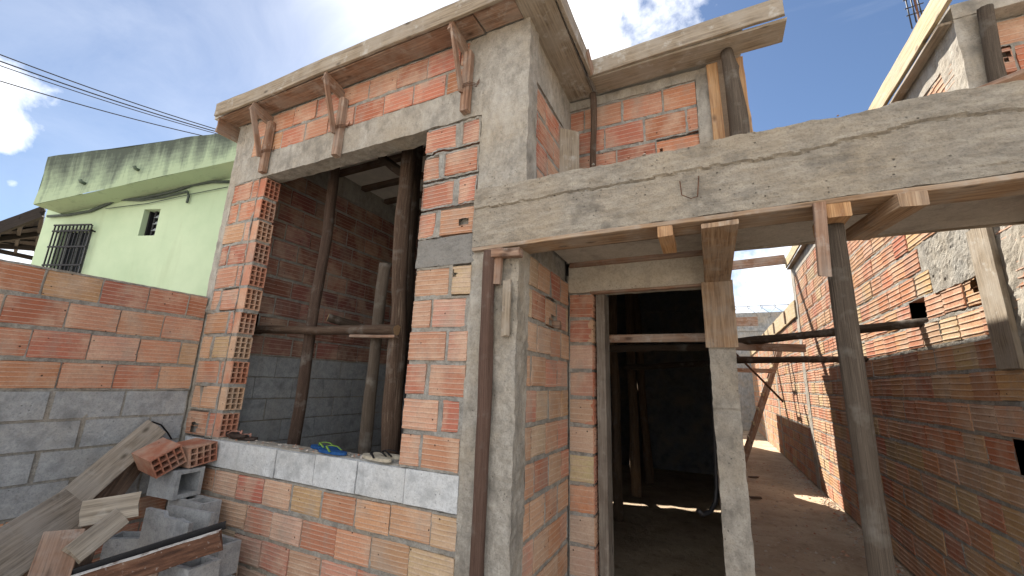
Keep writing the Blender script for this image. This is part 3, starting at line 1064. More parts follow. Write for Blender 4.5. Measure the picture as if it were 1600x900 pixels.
# ================================================================== LEFT BOUNDARY WALL
lwall = thing('garden_wall', 'low wall of clay bricks over grey cement blocks left of the house front', 'wall', (-4.07, .5, 0))
mb = MB()
rows = running(-2.5, 2.05, zrows(1.497, 2.305, 4), .288, .008, rnd, .0)
fix = [1.045, 1.339, 1.621, 1.904]
top = [(-2.5 + .004, -2.4)] + [(fix[0] - .288 * k + .005, fix[0] - .288 * (k - 1) - .005) for k in range(12, 0, -1)] + [(fix[i] + .005, fix[i + 1] - .005) for i in range(3)] + [(1.909, 2.046)]
rows[-1] = (rows[-1][0], rows[-1][1], top, -2.5, 2.05)
half = [(a - .144, b - .144) for (a, b) in top if b - .144 > -2.4]
rows[-2] = (rows[-2][0], rows[-2][1], half[:-1] + [(1.765, 2.046)], -2.5, 2.05)
wall(mb, (-4.0, 0, 0), (0, 1, 0), (1, 0, 0), rows, rnd, PAL, ribs=6, rib=.0012, mamp=.005, palfn=lambda a, z: rnd.choice(PAL[:6] if z > 1.85 else PAL[:3] + PALB[:6]))
rows = running(-2.5, 2.05, zrows(0, .715, 4), .288, .010, rnd, .1)
wall(mb, (-4.0, 0, 0), (0, 1, 0), (1, 0, 0), rows, rnd, PAL, ribs=6, rib=.0012, mamp=.005)
mb.build('clay_brickwork', [BRICK, MORTAR], lwall)
mb = MB()
zs = zrows(.715, 1.497, 4)
for k in range(4):
    off = (0, .2, .02, .21)[k]
    y = 1.84 - off
    while y > -2.7:
        a, b = max(-2.5, y - .39), min(y - .012, 2.04)
        mb.rough((-4.03, a + .008, zs[k] + .010), (-4.0 + rnd.uniform(-.002, .006), b, zs[k + 1] - .008), .03, .003)
        if y > 1.6:
            mb.rough((-4.03, y + .005, zs[k] + .010), (-4.0, 2.04, zs[k + 1] - .008), .03, .003)
        y -= .40
mb.build('cement_blocks', BLOCKG, lwall)
mb = MB()


def smear(q, q2):
    if q.x > -4.02:
        b_ = noise.noise(Vector((0, q.y * 4.5, q.z * 4.5)))
        q2.x += .010 * max(0, b_) - .002
    return q2


mb.rough((-4.10, -2.5, .715), (-4.004, 2.05, 1.497), .022, .005, fn=smear)
mb.rough((-4.13, -2.5, 1.497), (-4.03, 2.05, 2.29), .1, .002)
mb.rough((-4.13, -2.5, 0), (-4.03, 2.05, .713), .1, .002)
mb.build('mortar_bed', MORTAR, lwall)


# ================================================================== NEIGHBOUR HOUSE
NA, NB_ = Vector((-9.0, 2.025, 0)), Vector((-6.0, 3.0, 0))
ND = (NB_ - NA).normalized()
NN = Vector((ND.y, -ND.x, 0))               # faces the viewer


def nbp(x, y, off=0.0):
    d = ray(x, y)
    o = Vector((0, 0, H))
    t = ((NA + NN * off) - o).dot(NN) / d.dot(NN)
    return o + d * t


def nb_uz(x, y, off=0.0):
    p = nbp(x, y, off)
    return (p - NA).dot(ND), p.z


def greenmat():
    m, nt, b = newmat('green_painted_plaster')
    N = NT(nt)
    p = N.geo()
    c = N.mix(N.ramp(N.noise(p, 1.6, 5), [(.35, 0.0), (.7, 1.0)]), (.43, .55, .375), (.52, .635, .445))
    c = N.mix(N.ramp(N.noise(N.map(p, (6, 6, .8)), 1, 4), [(.52, 0.0), (.72, .28)]), c, (.34, .40, .25))
    N.l(c, b.inputs['Base Color'])
    N.l(N.bump(N.noise(p, 60, 4), .3, .006), b.inputs['Normal'])
    return m


def stainmat():
    m, nt, b = newmat('mouldy_green_parapet')
    N = NT(nt)
    p = N.geo()
    # mould grows down from the top edge: its own dark growth, in vertical runs
    at = N.col()
    hgt = N.n('ShaderNodeSeparateColor'); N.l(at, hgt.inputs[0])
    runs = N.noise(N.map(p, (7, 7, .5)), 1.0, 5, .7)
    m1 = N.math('ADD', N.math('MULTIPLY', hgt.outputs[0], .55), N.math('MULTIPLY', runs, .9))
    m1 = N.math('ADD', m1, N.math('MULTIPLY', N.math('SUBTRACT', N.noise(p, 5, 5, .7), .5), .5))
    c = N.ramp(m1, [(.50, (.36, .45, .30)), (.66, (.25, .315, .22)), (.82, (.15, .185, .14)), (1.0, (.075, .092, .075))])
    N.l(c, b.inputs['Base Color'])
    N.l(N.bump(N.noise(p, 45, 5), .5, .01), b.inputs['Normal'])
    return m


GREEN = greenmat()
nhouse = thing('neighbour_house', 'pale green plastered two storey house with mouldy parapet behind the left wall', 'house', (-8, 4, 0))
mb = MB()
uL = nb_uz(52, 400)[0]
uR = 3.4
zT = 5.2


def NP(u, z, off=0.0):
    p = NA + ND * u + NN * off
    return Vector((p.x, p.y, z))


# wall face with the openings left out
wu0, wz1 = nb_uz(226, 327); wu1, _ = nb_uz(251, 327); _, wz0 = nb_uz(236, 368)
gu0, gz1 = nb_uz(96, 359); gu1, _ = nb_uz(146, 357); _, gz0 = nb_uz(90, 428)
gz0 -= .25
us = [uL, gu0, gu1, wu0, wu1, uR]
def ztop_at(u):
    a = nb_uz(75, 327); b = nb_uz(357, 268)
    return a[1] + (b[1] - a[1]) * (u - a[0]) / (b[0] - a[0]) + .05
zs_ = [0, gz0, gz1]
for i in range(5):
    a, b = us[i], us[i + 1]
    if i == 1: bands = [(0, gz0), (gz1, None)]
    elif i == 3: bands = [(0, wz0), (wz1, None)]
    else: bands = [(0, None)]
    for (z0, z1) in bands:
        za = ztop_at(a) if z1 is None else z1
        zb = ztop_at(b) if z1 is None else z1
        mb.quad([NP(a, z0), NP(b, z0), NP(b, zb), NP(a, za)])
for (a, b, z0, z1) in ((gu0, gu1, gz0, gz1), (wu0, wu1, wz0, wz1)):
    d = -.14
    mb.quad([NP(a, z0), NP(a, z0, d), NP(a, z1, d), NP(a, z1)])
    mb.quad([NP(b, z0), NP(b, z1), NP(b, z1, d), NP(b, z0, d)])
    mb.quad([NP(a, z1), NP(a, z1, d), NP(b, z1, d), NP(b, z1)])
    mb.quad([NP(a, z0), NP(b, z0), NP(b, z0, d), NP(a, z0, d)])
# other sides
D = -5.0
mb.quad([NP(uL, 0), NP(uL, ztop_at(uL)), NP(uL, ztop_at(uL), D), NP(uL, 0, D)])
mb.quad([NP(uR, 0), NP(uR, 0, D), NP(uR, ztop_at(uR), D), NP(uR, ztop_at(uR))])
mb.quad([NP(uL, 0, D), NP(uR, 0, D), NP(uR, ztop_at(uR), D), NP(uL, ztop_at(uL), D)])
mb.build('wall', GREEN, nhouse)
# parapet: an overhanging upstand with its own thickness
mb = MB()
OV = .34
P_ = {}
for key, (x, y) in dict(tl=(76, 246), bl=(53, 320), tr=(366, 205), br=(362, 252)).items():
    P_[key] = nbp(x, y, OV)
dl = (P_['br'] - P_['bl']); dt = (P_['tr'] - P_['tl'])
ext = 1.25
br = P_['bl'] + dl * ext; tr = P_['tl'] + dt * ext
nA, nB = 40, 10
base = len(mb.v)
for i in range(nA + 1):
    f = i / nA
    for j in range(nB + 1):
        g = j / nB
        p = P_['bl'].lerp(br, f).lerp(P_['tl'].lerp(tr, f), g)
        p = p + NN * (.02 * noise.noise(p * 2.5)) + Vector((0, 0, .02 * noise.noise(p * 1.8) * g))
        mb.v.append(tuple(p))
for i in range(nA):
    for j in range(nB):
        k = base + i * (nB + 1) + j
        g = (j + .5) / nB
        mb.face((k, k + nB + 1, k + nB + 2, k + 1), 0, (g, g, g), None, True)
BK = NN * -.5
for (a, b, g) in ((P_['tl'], tr, 1.0), (br, P_['bl'], 0.0), (P_['bl'], P_['tl'], .5), (tr, br, .5)):
    mb.quad([a, b, b + BK * (11 if g == 1.0 else 1), a + BK * (11 if g == 1.0 else 1)], 0, (g, g, g)) if g != 1.0 else mb.quad([a, a + BK * 11, b + BK * 11, b], 0, (g, g, g))
mb.build('parapet', stainmat(), nhouse)
# louvred vent
mb = MB()
for k in range(4):
    z = wz0 + (wz1 - wz0) * (k + .5) / 4
    mb.obox(NP(wu0 + (wu1 - wu0) * .38, z - .05, -.12), ND * ((wu1 - wu0) * .6), NN * .05, Vector((0, 0, .05)) - NN * .03)
vw = mb.build('vent_window', plain_mat('louvre_reflection', (.36, .39, .42), .2), nhouse)  # bluish reflection on the panes put into the louvre colour
mb = MB()
mb.obox(NP(wu0, wz0, -.14), ND * (wu1 - wu0), NN * -.02, Vector((0, 0, wz1 - wz0)))
for u_ in (wu0 + .003, wu0 + (wu1 - wu0) * .36, wu1 - .03):
    mb.obox(NP(u_, wz0 + .003, -.135), ND * .025, NN * .06, Vector((0, 0, wz1 - wz0 - .006)))
mb.build('frame', IRON, vw)
mb = MB()
mb.obox(NP(gu0, gz0, -.12), ND * (gu1 - gu0), NN * -.02, Vector((0, 0, gz1 - gz0)))
gw = mb.build('window', GLASS, nhouse)
mb = MB()
for k in range(4):
    u_ = gu0 + (gu1 - gu0) * k / 3.0 - (.02 if k == 3 else 0)
    mb.obox(NP(u_, gz0 + .002, -.115), ND * .03, NN * .03, Vector((0, 0, gz1 - gz0 - .004)))
mb.build('frame', plain_mat('grey_window_frame', (.30, .31, .32), .5), gw)
mb = MB()
g0, g1 = gu0 - .04, gu1 + .04
for k in range(11):
    u_ = g0 + (g1 - g0) * k / 10
    mb.obox(NP(u_, gz0 - .1, .05), ND * .014, NN * .014, Vector((0, 0, gz1 - gz0 + .14)))
for z in (gz0 - .1, gz0 + .35, gz0 + .62, gz1 - .06, gz1 + .03):
    mb.obox(NP(g0, z, .064), ND * (g1 - g0 + .014), NN * .012, Vector((0, 0, .022)))
for u_ in (g0, g1):
    for z in (gz0 + .1, gz1 - .05):
        mb.obox(NP(u_, z, 0), ND * .014, NN * .06, Vector((0, 0, .02)))
mb.build('window_grille', IRON, nhouse)
# cables on the wall
mb = MB()
for pts, r in (([(75, 338), (105, 336), (140, 330), (165, 320), (185, 311), (215, 311), (245, 305), (275, 298), (300, 289), (330, 284), (358, 284)], .022), ([(185, 312), (220, 313), (255, 308), (293, 299), (295, 306), (292, 317)], .016), ([(165, 326), (230, 318), (300, 303), (356, 292)], .006)):
    mb.tube([nbp(x, y, .03) for (x, y) in pts], r, 6)
mb.build('wall_cable', plain_mat('grey_green_cable', (.07, .09, .08), .7), nhouse)
for (x, y) in ((217, 266), (133, 287)):
    mb = MB()
    a = nbp(x, y, OV)
    mb.tube([a, a + NN * .05, a + NN * .07 + Vector((0, 0, .03))], .022, 7)
    mb.build('drain_spout', plain_mat('old_green_pipe', (.12, .16, .12), .8), nhouse)
# tiled veranda roof on its left flank
mb = MB()
def wpt(x, y, d):
    return Vector((0, 0, H)) + ray(x, y) * d


a0, a1, b0, b1 = wpt(70, 324, 6.6), wpt(-70, 376, 6.3), wpt(58, 396, 9.6), wpt(-70, 368, 9.4)
nt_ = 16
for i in range(nt_):
    for j in range(6):
        f0, f1 = i / nt_, (i + 1) / nt_
        g0_, g1_ = j / 6, (j + 1) / 6
        q = []
        for (f, g, dz) in ((f0, g0_, 0), (f1, g0_, 0), (f1, g1_, .03), (f0, g1_, .03)):
            p = a0.lerp(a1, f).lerp(b0.lerp(b1, f), g)
            q.append(p + Vector((0, 0, dz + .02 * math.sin(f * nt_ * math.pi))))
        mb.quad(q, 0); mb.quad([p + Vector((0, 0, .035)) for p in q[::-1]], 0)
vr = mb.build('veranda_roof', plain_mat('brown_roof_tile', (.022, .017, .015), .85, .4, 12), nhouse)
mb = MB()
for k in range(5):
    f = k / 4 * .98 + .01
    mb.board(a0.lerp(a1, f) - V(0, 0, .07), b0.lerp(b1, f) - V(0, 0, .07), (0, 0, 1), .09, .05, seed=k)
for g in (.0, .35, .7, 1.0):
    mb.board(a0.lerp(b0, g) - V(0, 0, .13), a1.lerp(b1, g) - V(0, 0, .13), (0, 0, 1), .10, .05, seed=9 + k)
mb.board(a0 + V(0, 0, -.02), a1 + V(0, 0, -.02), (0, 0, 1), .10, .03, seed=19)
mb.build('rafter', wood_mat('black_rafter', (.012, .010, .009), (.028, .022, .02), (.05, .04, .035), grey=0, cement=0), vr)  # near-black wood colour
for q in (b1, a1):
    mb = MB()
    mb.board((q.x, q.y, 0), (q.x, q.y, q.z - .1), (1, 0, 0), .12, .12, seed=3)
    mb.build('veranda_post', WOODD, nhouse)


# ================================================================== FAR WALL
fw = thing('perimeter_wall', 'far grey concrete wall with coils of razor wire closing the alley', 'wall', (1.4, 20.7, 0))
mb = MB()
YW = 20.7
mb.rough((-5, YW, 0), (5.2, YW + .2, 5.02), .25, .012)
mb.rough((-5, YW - .04, 4.20), (5.2, YW, 4.32), .2, .012, 0)
for x in (-2.1, .2, 2.45, 4.6):
    mb.rough((x, YW - .05, 0), (x + .2, YW - .002, 4.18), .2, .01)
mb.build('concrete_panel', concrete_mat('grey_far_wall', (.20, .21, .215), (.36, .37, .375), (1, 1, .3)), fw)
mb = MB()
pts = []
n_ = 520
for i in range(n_):
    t = i / n_
    a = t * 2 * math.pi * 17
    pts.append((-4 + 8.6 * t + .12 * math.sin(a * 2), YW - .02 + .27 * math.cos(a), 5.06 + .27 * math.sin(a) * 1.0))
mb.tube(pts, .010, 4)
mb.tube([(-4, YW, 5.30), (4.6, YW, 5.32)], .012, 4)
mb.build('razor_wire', plain_mat('galvanised_wire', (.22, .22, .23), .4, metallic=.6), fw)

# ================================================================== LOGS AND SHORES
def log_thing(name, label, cat, p0, p1, r0, r1, seed, mat=LOG, cap=CUTD, group=None, **kw):
    mb = MB()
    mb.log(p0, p1, r0, r1, seed, **kw)
    b = Vector(p0) if p0[2] < p1[2] else Vector(p1)
    o = mb.build(name, [mat, cap], None, b)
    return tag(o, label, cat, group)


G1 = 'log shores propping the room slab behind the window'
log_thing('log_shore', 'slim leaning log prop, leftmost inside the big window opening', 'log', (-3.23, 2.52, 0.0), (-3.175, 2.5, 4.0), .050, .042, 1, log_mat('dark_stripped_log', (.05, .03, .024), (.12, .078, .058), (.30, .22, .165)), group=G1, bend=.018)
log_thing('log_shore', 'thick pale barked log prop tied to the crossing log in the window', 'log', (-2.13, 2.5, 0), (-2.265, 2.5, 4.0), .073, .060, 2, LOG, group=G1, bend=.02, knots=5)
log_thing('log_shore', 'dark log prop just behind the thick pale log in the window', 'log', (-2.32, 2.72, 0), (-2.43, 2.78, 4.0), .060, .055, 3, LOGD, group=G1)
log_thing('log_shore', 'short log prop with a cut top halfway up the window opening', 'log', (-2.43, 2.5, 0), (-2.40, 2.5, 2.585), .047, .043, 4, LOGG, group=G1, bend=.015)
log_thing('scaffold_log', 'horizontal log crossing the window opening from the left brick wall', 'log', (-4.02, 2.44, 2.06), (-2.15, 2.44, 2.01), .033, .042, 5, LOG, CUT)
mb = MB()
mb.board((-2.62, 2.46, 1.975), (-2.15, 2.45, 1.965), (0, 1, 0), .09, .022, seed=101)
tag(mb.build('wood_lath', WOODR, None, (-2.4, 2.46, 1.96)), 'thin reddish lath lashed under the horizontal log in the window', 'plank')
p = px(512, 496, 'Y', 2.62)
log_thing('scaffold_log', 'reddish log with a round cut end pointing out of the window room', 'log', p, p + V(.40, .75, -.17), .036, .036, 6, LOGD, CUT, bend=.008)
mb = MB()
mb.log(px(597, 245, 'Y', 2.7), px(640, 278, 'Y', 2.6), .04, .04, 7, knots=1)
tag(mb.build('log_brace', [LOGD, CUTD], None, px(597, 245, 'Y', 2.7)), 'dark diagonal brace under the room ceiling beside the thick log', 'log')
G2 = 'log shores inside the dark doorway'
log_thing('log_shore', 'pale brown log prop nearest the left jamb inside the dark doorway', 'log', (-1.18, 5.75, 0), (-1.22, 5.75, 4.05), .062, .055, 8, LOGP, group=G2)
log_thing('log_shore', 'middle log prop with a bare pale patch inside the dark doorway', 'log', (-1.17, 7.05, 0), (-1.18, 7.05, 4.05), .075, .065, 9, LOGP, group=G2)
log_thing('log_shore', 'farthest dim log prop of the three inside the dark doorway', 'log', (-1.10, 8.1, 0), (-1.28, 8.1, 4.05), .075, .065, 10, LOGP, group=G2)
mb = MB()
mb.board(px(925, 530, 'Y', 3.28), px(1108, 528, 'Y', 3.28), (0, 0, 1), .062, .03, seed=102)
tag(mb.build('cross_batten', WOODR, None, px(925, 535, 'Y', 3.28)), 'upper batten nailed across the dark doorway', 'plank')
log_thing('scaffold_log', 'dim horizontal log just below the batten across the doorway', 'log', px(925, 546, 'Y', 3.9), px(1112, 543, 'Y', 3.9), .03, .03, 11, LOGD)
log_thing('scaffold_log', 'lowest dim horizontal log deep inside the doorway', 'log', px(975, 573, 'Y', 5.6), px(1108, 568, 'Y', 5.6), .035, .035, 12, LOGD)
# hose
mb = MB()
mb.tube([px(1104, 450, 'Y', 3.12), px(1108, 520, 'Y', 3.11), px(1113, 600, 'Y', 3.13), px(1118, 700, 'Y', 3.15), px(1120, 760, 'Y', 3.16), px(1118, 785, 'Y', 3.14), px(1110, 800, 'Y', 3.10), px(1098, 804, 'Y', 3.05), px(1090, 797, 'Y', 3.03)], .014, 10)
tag(mb.build('hose', BLACK, None, px(1090, 797, 'Y', 3.03)), 'black corrugated hose hanging down beside the concrete door post', 'hose')
# right shore under the porch beam
log_thing('log_shore', 'grey weathered log post propping the porch beam over the alley', 'log', (.518, 2.15, 0), (.533, 2.15, 2.376), .035, .042, 13, LOGG, CUTD, bend=.008, knots=4)
# stick in front of the column
mb = MB()
mb.log((-1.118, 2.022, 0), (-1.132, 2.022, 2.40), .040, .037, 14, bend=.012, knots=2)
o = mb.build('log_shore', [log_mat('peeled_red_log', (.10, .06, .045), (.21, .13, .10), (.30, .20, .16)), CUTD], None, (-1.118, 2.022, 0))
tag(o, 'slim reddish pole standing against the concrete column under the beam end', 'log')
# props on the porch roof
mb = MB()
mb.log((.315, 2.93, 2.70), (.262, 2.90, 4.04), .076, .042, 15, bend=.03, knots=7)
tag(mb.build('log_shore', [LOGG, CUTD], None, (.31, 2.93, 2.70)), 'twisted grey log propping the far right end of the eave board', 'log')
mb = MB()
mb.board((.355, 3.02, 2.70), (.315, 3.0, 4.03), (1, 0, 0), .09, .05, seed=104, warp=.012)
tag(mb.build('timber_prop', WOODN, None, (.355, 3.02, 2.70)), 'splintered timber slab behind the twisted log under the eave', 'plank')
mb = MB()
mb.board((.175, 2.975, 2.70), (.165, 2.975, 4.03), (1, 0, 0), .075, .025, seed=105)
tag(mb.build('timber_prop', WOODN, None, (.175, 2.975, 2.70)), 'orange stained plank upright between recess column and twisted log', 'plank')
mb = MB()
mb.log((-.735, 2.90, 2.70), (-.725, 2.90, 4.0), .024, .026, 16, bend=.012)
tag(mb.build('log_shore', [LOG, CUTD], None, (-.735, 2.90, 2.70)), 'thin pale stick standing in the upper recess before the bricks', 'log')
mb = MB()
mb.board((-.93, 2.80, 3.51), (-.80, 2.97, 3.47), (0, 0, 1), .0, .0) if False else mb.board((-.905, 2.83, 2.70), (-.905, 2.83, 3.66), (.6, .5, 0), .17, .022, seed=106)
tag(mb.build('leaning_board', WOODO, None, (-.905, 2.83, 2.70)), 'pale grey board standing upright in the upper recess corner', 'board')
log_thing('log_shore', 'grey stick upright before the top right brick wall', 'log', (1.70, 3.20, 2.72), (1.72, 3.16, 4.05), .040, .036, 17, LOGG, CUTD, bend=.01)
mb = MB()
mb.board(px(1520, 148, 'Y', 2.3), px(1640, 100, 'Y', 2.3), (0, 1, 0), .08, .02, seed=107)
tag(mb.build('reddish_lath', WOODR, None, px(1520, 148, 'Y', 2.3)), 'thin reddish lath lying on top of the porch beam at right', 'plank')
# scaffold in the alley
hole = V(1.66, 4.44, 2.245)
log_thing('scaffold_log', 'dark horizontal log running into a square hole in the alley brick wall', 'log', (.16, 5.55, 2.19), hole, .045, .036, 18, LOGD, CUTD, bend=.012)
log_thing('scaffold_log', 'dark horizontal log below, ending against the alley brick wall', 'log', (.16, 5.75, 2.01), (1.62, 5.93, 2.045), .04, .034, 19, LOGD, CUTD, bend=.012)
a = px(1258, 544, 'Y', 5.5)
mb = MB()
mb.board((.16, 5.35, a.z + .01), a, (0, 0, 1), .085, .05, seed=108)
tag(mb.build('timber_rail', WOODR, None, a), 'square brown timber between the two dark logs over the alley', 'plank')
a, b = px(1150, 578, 'Y', 10.4), px(1210, 580, 'Y', 10.4)
mb = MB()
mb.board((.16, 10.4, a.z), b, (0, 0, 1), .09, .05, seed=109)
tag(mb.build('timber_rail', WOODR, None, b), 'far reddish rail reaching the ladder in the alley', 'plank')
mb = MB()
mb.tube([px(1140, 543, 'Y', 6.2), px(1185, 588, 'Y', 6.2), px(1224, 628, 'Y', 6.2)], .013, 6)
tag(mb.build('steel_rod', RUST, None, px(1224, 628, 'Y', 6.2)), 'thin dark steel bar hanging diagonally over the alley', 'rod')
# far cross beams
a, b = px(1150, 416, 'Y', 9.45), px(1232, 405, 'Y', 9.45)
mb = MB()
mb.board((.05, 9.45, a.z + .0), (1.5, 9.45, b.z), (0, 0, 1), .19, .05, seed=110)
tag(mb.build('cross_timber', WOODR, None, (.05, 9.45, a.z)), 'brown timber spanning the alley high between house and wall', 'plank')
a, b = px(1148, 503, 'Y', 14.0), px(1184, 502, 'Y', 14.0)
mb = MB()
mb.board((-.2, 14, a.z), b, (0, 0, 1), .27, .05, seed=111)
tag(mb.build('cross_timber', WOODR, None, b), 'short brown plank end in front of the far concrete wall', 'plank')
# ladder
lb0, lb1 = V(.49, 10.95, 0), V(1.46, 10.95, 2.60)
ld = thing('ladder', 'rough timber ladder with pale cleats leaning in the alley', 'ladder', lb0)
dz = (lb1 - lb0).normalized()
for s_, yy in ((0, 0.0), (1, .42)):
    mb = MB()
    mb.board(lb0 + V(0, yy, 0), lb1 + V(0, yy, 0), (0, 1, 0), .05, .10, seed=120 + s_)
    mb.build('side_rail', WOODR, ld)
for k in range(7):
    c = lb0 + dz * (.32 + k * .34)
    mb = MB()
    mb.board(c + V(-.05, -.06, 0), c + V(-.05, .48, 0), (0, 0, 1), .06, .025, seed=130 + k)
    mb.build('rung', WOODY, ld)

# ================================================================== PILE AT THE LEFT CORNER
def cblock(name, label, o, ang, mat=BLOCKG, L=.39, W=.14, Hh=.19, tilt=(0, 0), group='cement blocks stacked in the corner', broken=False):
    """hollow two-cell cement block; o = centre of its base"""
    mb = MB()
    t = .026
    if not broken:
        mb.rough((-L / 2, -W / 2, 0), (L / 2, -W / 2 + t, Hh), .03, .002)
        mb.rough((-L / 2, W / 2 - t, 0), (L / 2, W / 2, Hh), .03, .002)
    else:
        def br(q, q2):
            if q.z > Hh - .01:
                q2.z -= .05 * (.5 + .5 * noise.noise(q * 9)) * (1 if q.x < 0 else .4)
            return q2
        mb.rough((-L / 2, -W / 2, 0), (L / 2, -W / 2 + t, Hh), .02, .002, fn=br)
        mb.rough((-L / 2, W / 2 - t, 0), (L / 2, W / 2, Hh), .02, .002)
    for x in (-L / 2 + .0005, -t / 2, L / 2 - t - .0005):
        mb.rough((x, -W / 2 + t, .001), (x + t, W / 2 - t, Hh - .001), .03, .0015)
    ob = mb.build(name, mat, None)
    ob.location = o
    ob.rotation_euler = (tilt[0], tilt[1], ang)
    return tag(ob, label, 'cement block', group)


def tube_block(label, o, ang, A=.39, W=.17, Hz=.19, tilt=0.0, broken=False, web=True):
    """cement block lying on its side, its cells running along local X; o = centre of the base"""
    mb = MB()
    t = .028

    def jag(q, q2):
        if broken and q.z > Hz - .02:
            f = (q.x + A / 2) / A
            q2.z += -.055 * (noise.noise(Vector((q.x * 14, 3, 1))) * .5 + .5) * (f > .42) - .012 * f + .02
        return q2
    mb.rough((-A / 2, -W / 2, 0), (A / 2, -W / 2 + t, Hz), .02, .002, fn=jag)
    mb.rough((-A / 2, W / 2 - t, 0), (A / 2, W / 2, Hz), .03, .002)
    mb.rough((-A / 2 + .001, -W / 2 + t, 0), (A / 2 - .001, W / 2 - t, t), .03, .0015)
    if not broken:
        mb.rough((-A / 2 + .001, -W / 2 + t, Hz - t), (A / 2 - .001, W / 2 - t, Hz - .001), .03, .0015)
    ob = mb.build('cement_block', BLOCKG, None)
    ob.location = o
    ob.rotation_euler = (0, tilt, ang)
    return tag(ob, label, 'cement block', 'cement blocks stacked in the corner')


# stack in the corner between left wall and house front (hidden lower courses included)
cblock('cement_block', 'grey cement block at the foot of the corner stack, nearer the house door', (-3.05, 1.85, 0), .05)
cblock('cement_block', 'grey cement block at the foot of the corner stack, against the left wall', (-3.60, 1.80, 0), -.06)
cblock('cement_block', 'grey cement block second from the bottom of the corner stack, right side', (-3.02, 1.86, .192), .06)
cblock('cement_block', 'grey cement block second from the bottom of the corner stack, left side', (-3.57, 1.78, .192), .04)
cblock('cement_block', 'cement block half hidden under the broken block, by the house wall', (-3.08, 1.90, .384), .0)
cblock('cement_block', 'cement block under the end of the stacked planks', (-3.50, 1.70, .384), .5)
cblock('cement_block', 'cement block with ribbed top lying behind the broken block', (-3.40, 1.92, .578), .02)
tube_block('broken topped grey cement block lying on its side across the middle of the stack', (-3.14, 1.70, .585), .14, A=.40, W=.16, Hz=.185, broken=True)
tube_block('upright hollow cement block topping the stack under the clay bricks', (-3.60, 1.88, .772), .10, A=.28, W=.19, Hz=.19)
cblock('cement_block', 'cement block standing on end below the rusty trough rim', (-2.78, 1.60, .0), .05, BLOCKG, L=.30, W=.17, Hh=.60)
# loose hollow bricks on top
for i, (o, ang, rx, ry, lab) in enumerate([((-3.60, 1.96, .985), .04, .15, .02, 'red hollow clay brick lying behind on the stacked cement blocks'), ((-3.62, 1.78, .985), -.02, .50, .10, 'tilted red hollow clay brick showing twelve open cells on the cement stack')]):
    mb = MB()
    hollow_end(mb, (.14, -.095, 0), (1, 0, 0), (0, 1, 0), (0, 0, 1), .19, .27, .14, (4, 3), (.36, .14, .085), depth=.2)
    ob = mb.build('hollow_brick', BRICK, None)
    ob.location = o
    ob.rotation_euler = (rx, ry, ang)
    tag(ob, lab, 'brick', 'loose hollow bricks on the stack')
# planks leaning on the left wall
PL = 'old planks heaped against the left wall'


def plank(label, p0, p1, wd, w, t, mat, seed, group=PL, name='plank', warp=.004):
    mb = MB()
    p0, p1 = Vector(p0), Vector(p1)
    wd = (p1 - p0).cross(Vector((p0.x + p1.x, p0.y + p1.y, p0.z + p1.z - 2 * H)) + Vector(wd) * .8)
    mb.board(p0, p1, wd, w, t, seed=seed, warp=warp)
    lowp = p0 if p0[2] < p1[2] else p1
    return tag(mb.build(name, mat, None, lowp), label, 'plank', group)


plank('longest weathered plank leaning up the left wall to a worn splintered tip', px(-30, 905, 'X', -3.45) , px(243, 668, 'X', -3.92), (0, 0, -.3), .165, .05, WOODG, 140)
plank('broad grey brown plank lying over the long one at bottom left', px(-60, 915, 'X', -3.0), px(120, 792, 'X', -3.42), (0, 0, -.8), .25, .06, WOODG, 141)
plank('dark wet plank under the long leaning plank', px(60, 905, 'X', -3.55), px(205, 722, 'X', -3.94), (0, 0, 0), .19, .03, WOODD, 142)
plank('short reddish plank stub standing in the heap', px(70, 925, 'X', -2.95), px(102, 832, 'X', -3.12), (0, .4, 0), .155, .05, WOODR, 143)
plank('dark reddish plank leaning behind the short stub', px(100, 915, 'X', -3.1), px(135, 815, 'X', -3.3), (0, 0, 0), .15, .03, WOODD, 144)
plank('pale short board lying level across the cement blocks', px(126, 802, 'X', -3.15), px(218, 786, 'X', -3.05), (0, 0, -.4), .13, .03, WOODG, 145)
plank('pale board slanting down from the cement blocks', px(112, 868, 'X', -2.98), px(190, 806, 'X', -3.06), (0, 0, -.3), .11, .028, WOODG, 146)
plank('thin brown board edge deep in the plank heap', px(120, 880, 'X', -3.2), px(150, 840, 'X', -3.25), (.2, .3, 1), .05, .03, WOODR, 147)
# cable arc over the long plank
mb = MB()
cp = [(175, 710), (200, 685), (220, 666), (238, 659), (252, 664), (262, 676), (268, 686)]
mb.tube([px(x, y, 'X', -3.93) for (x, y) in cp], .006, 6)
tag(mb.build('cable', BLACK, None, px(268, 686, 'X', -3.93)), 'black cable arching over the tip of the longest plank', 'cable')
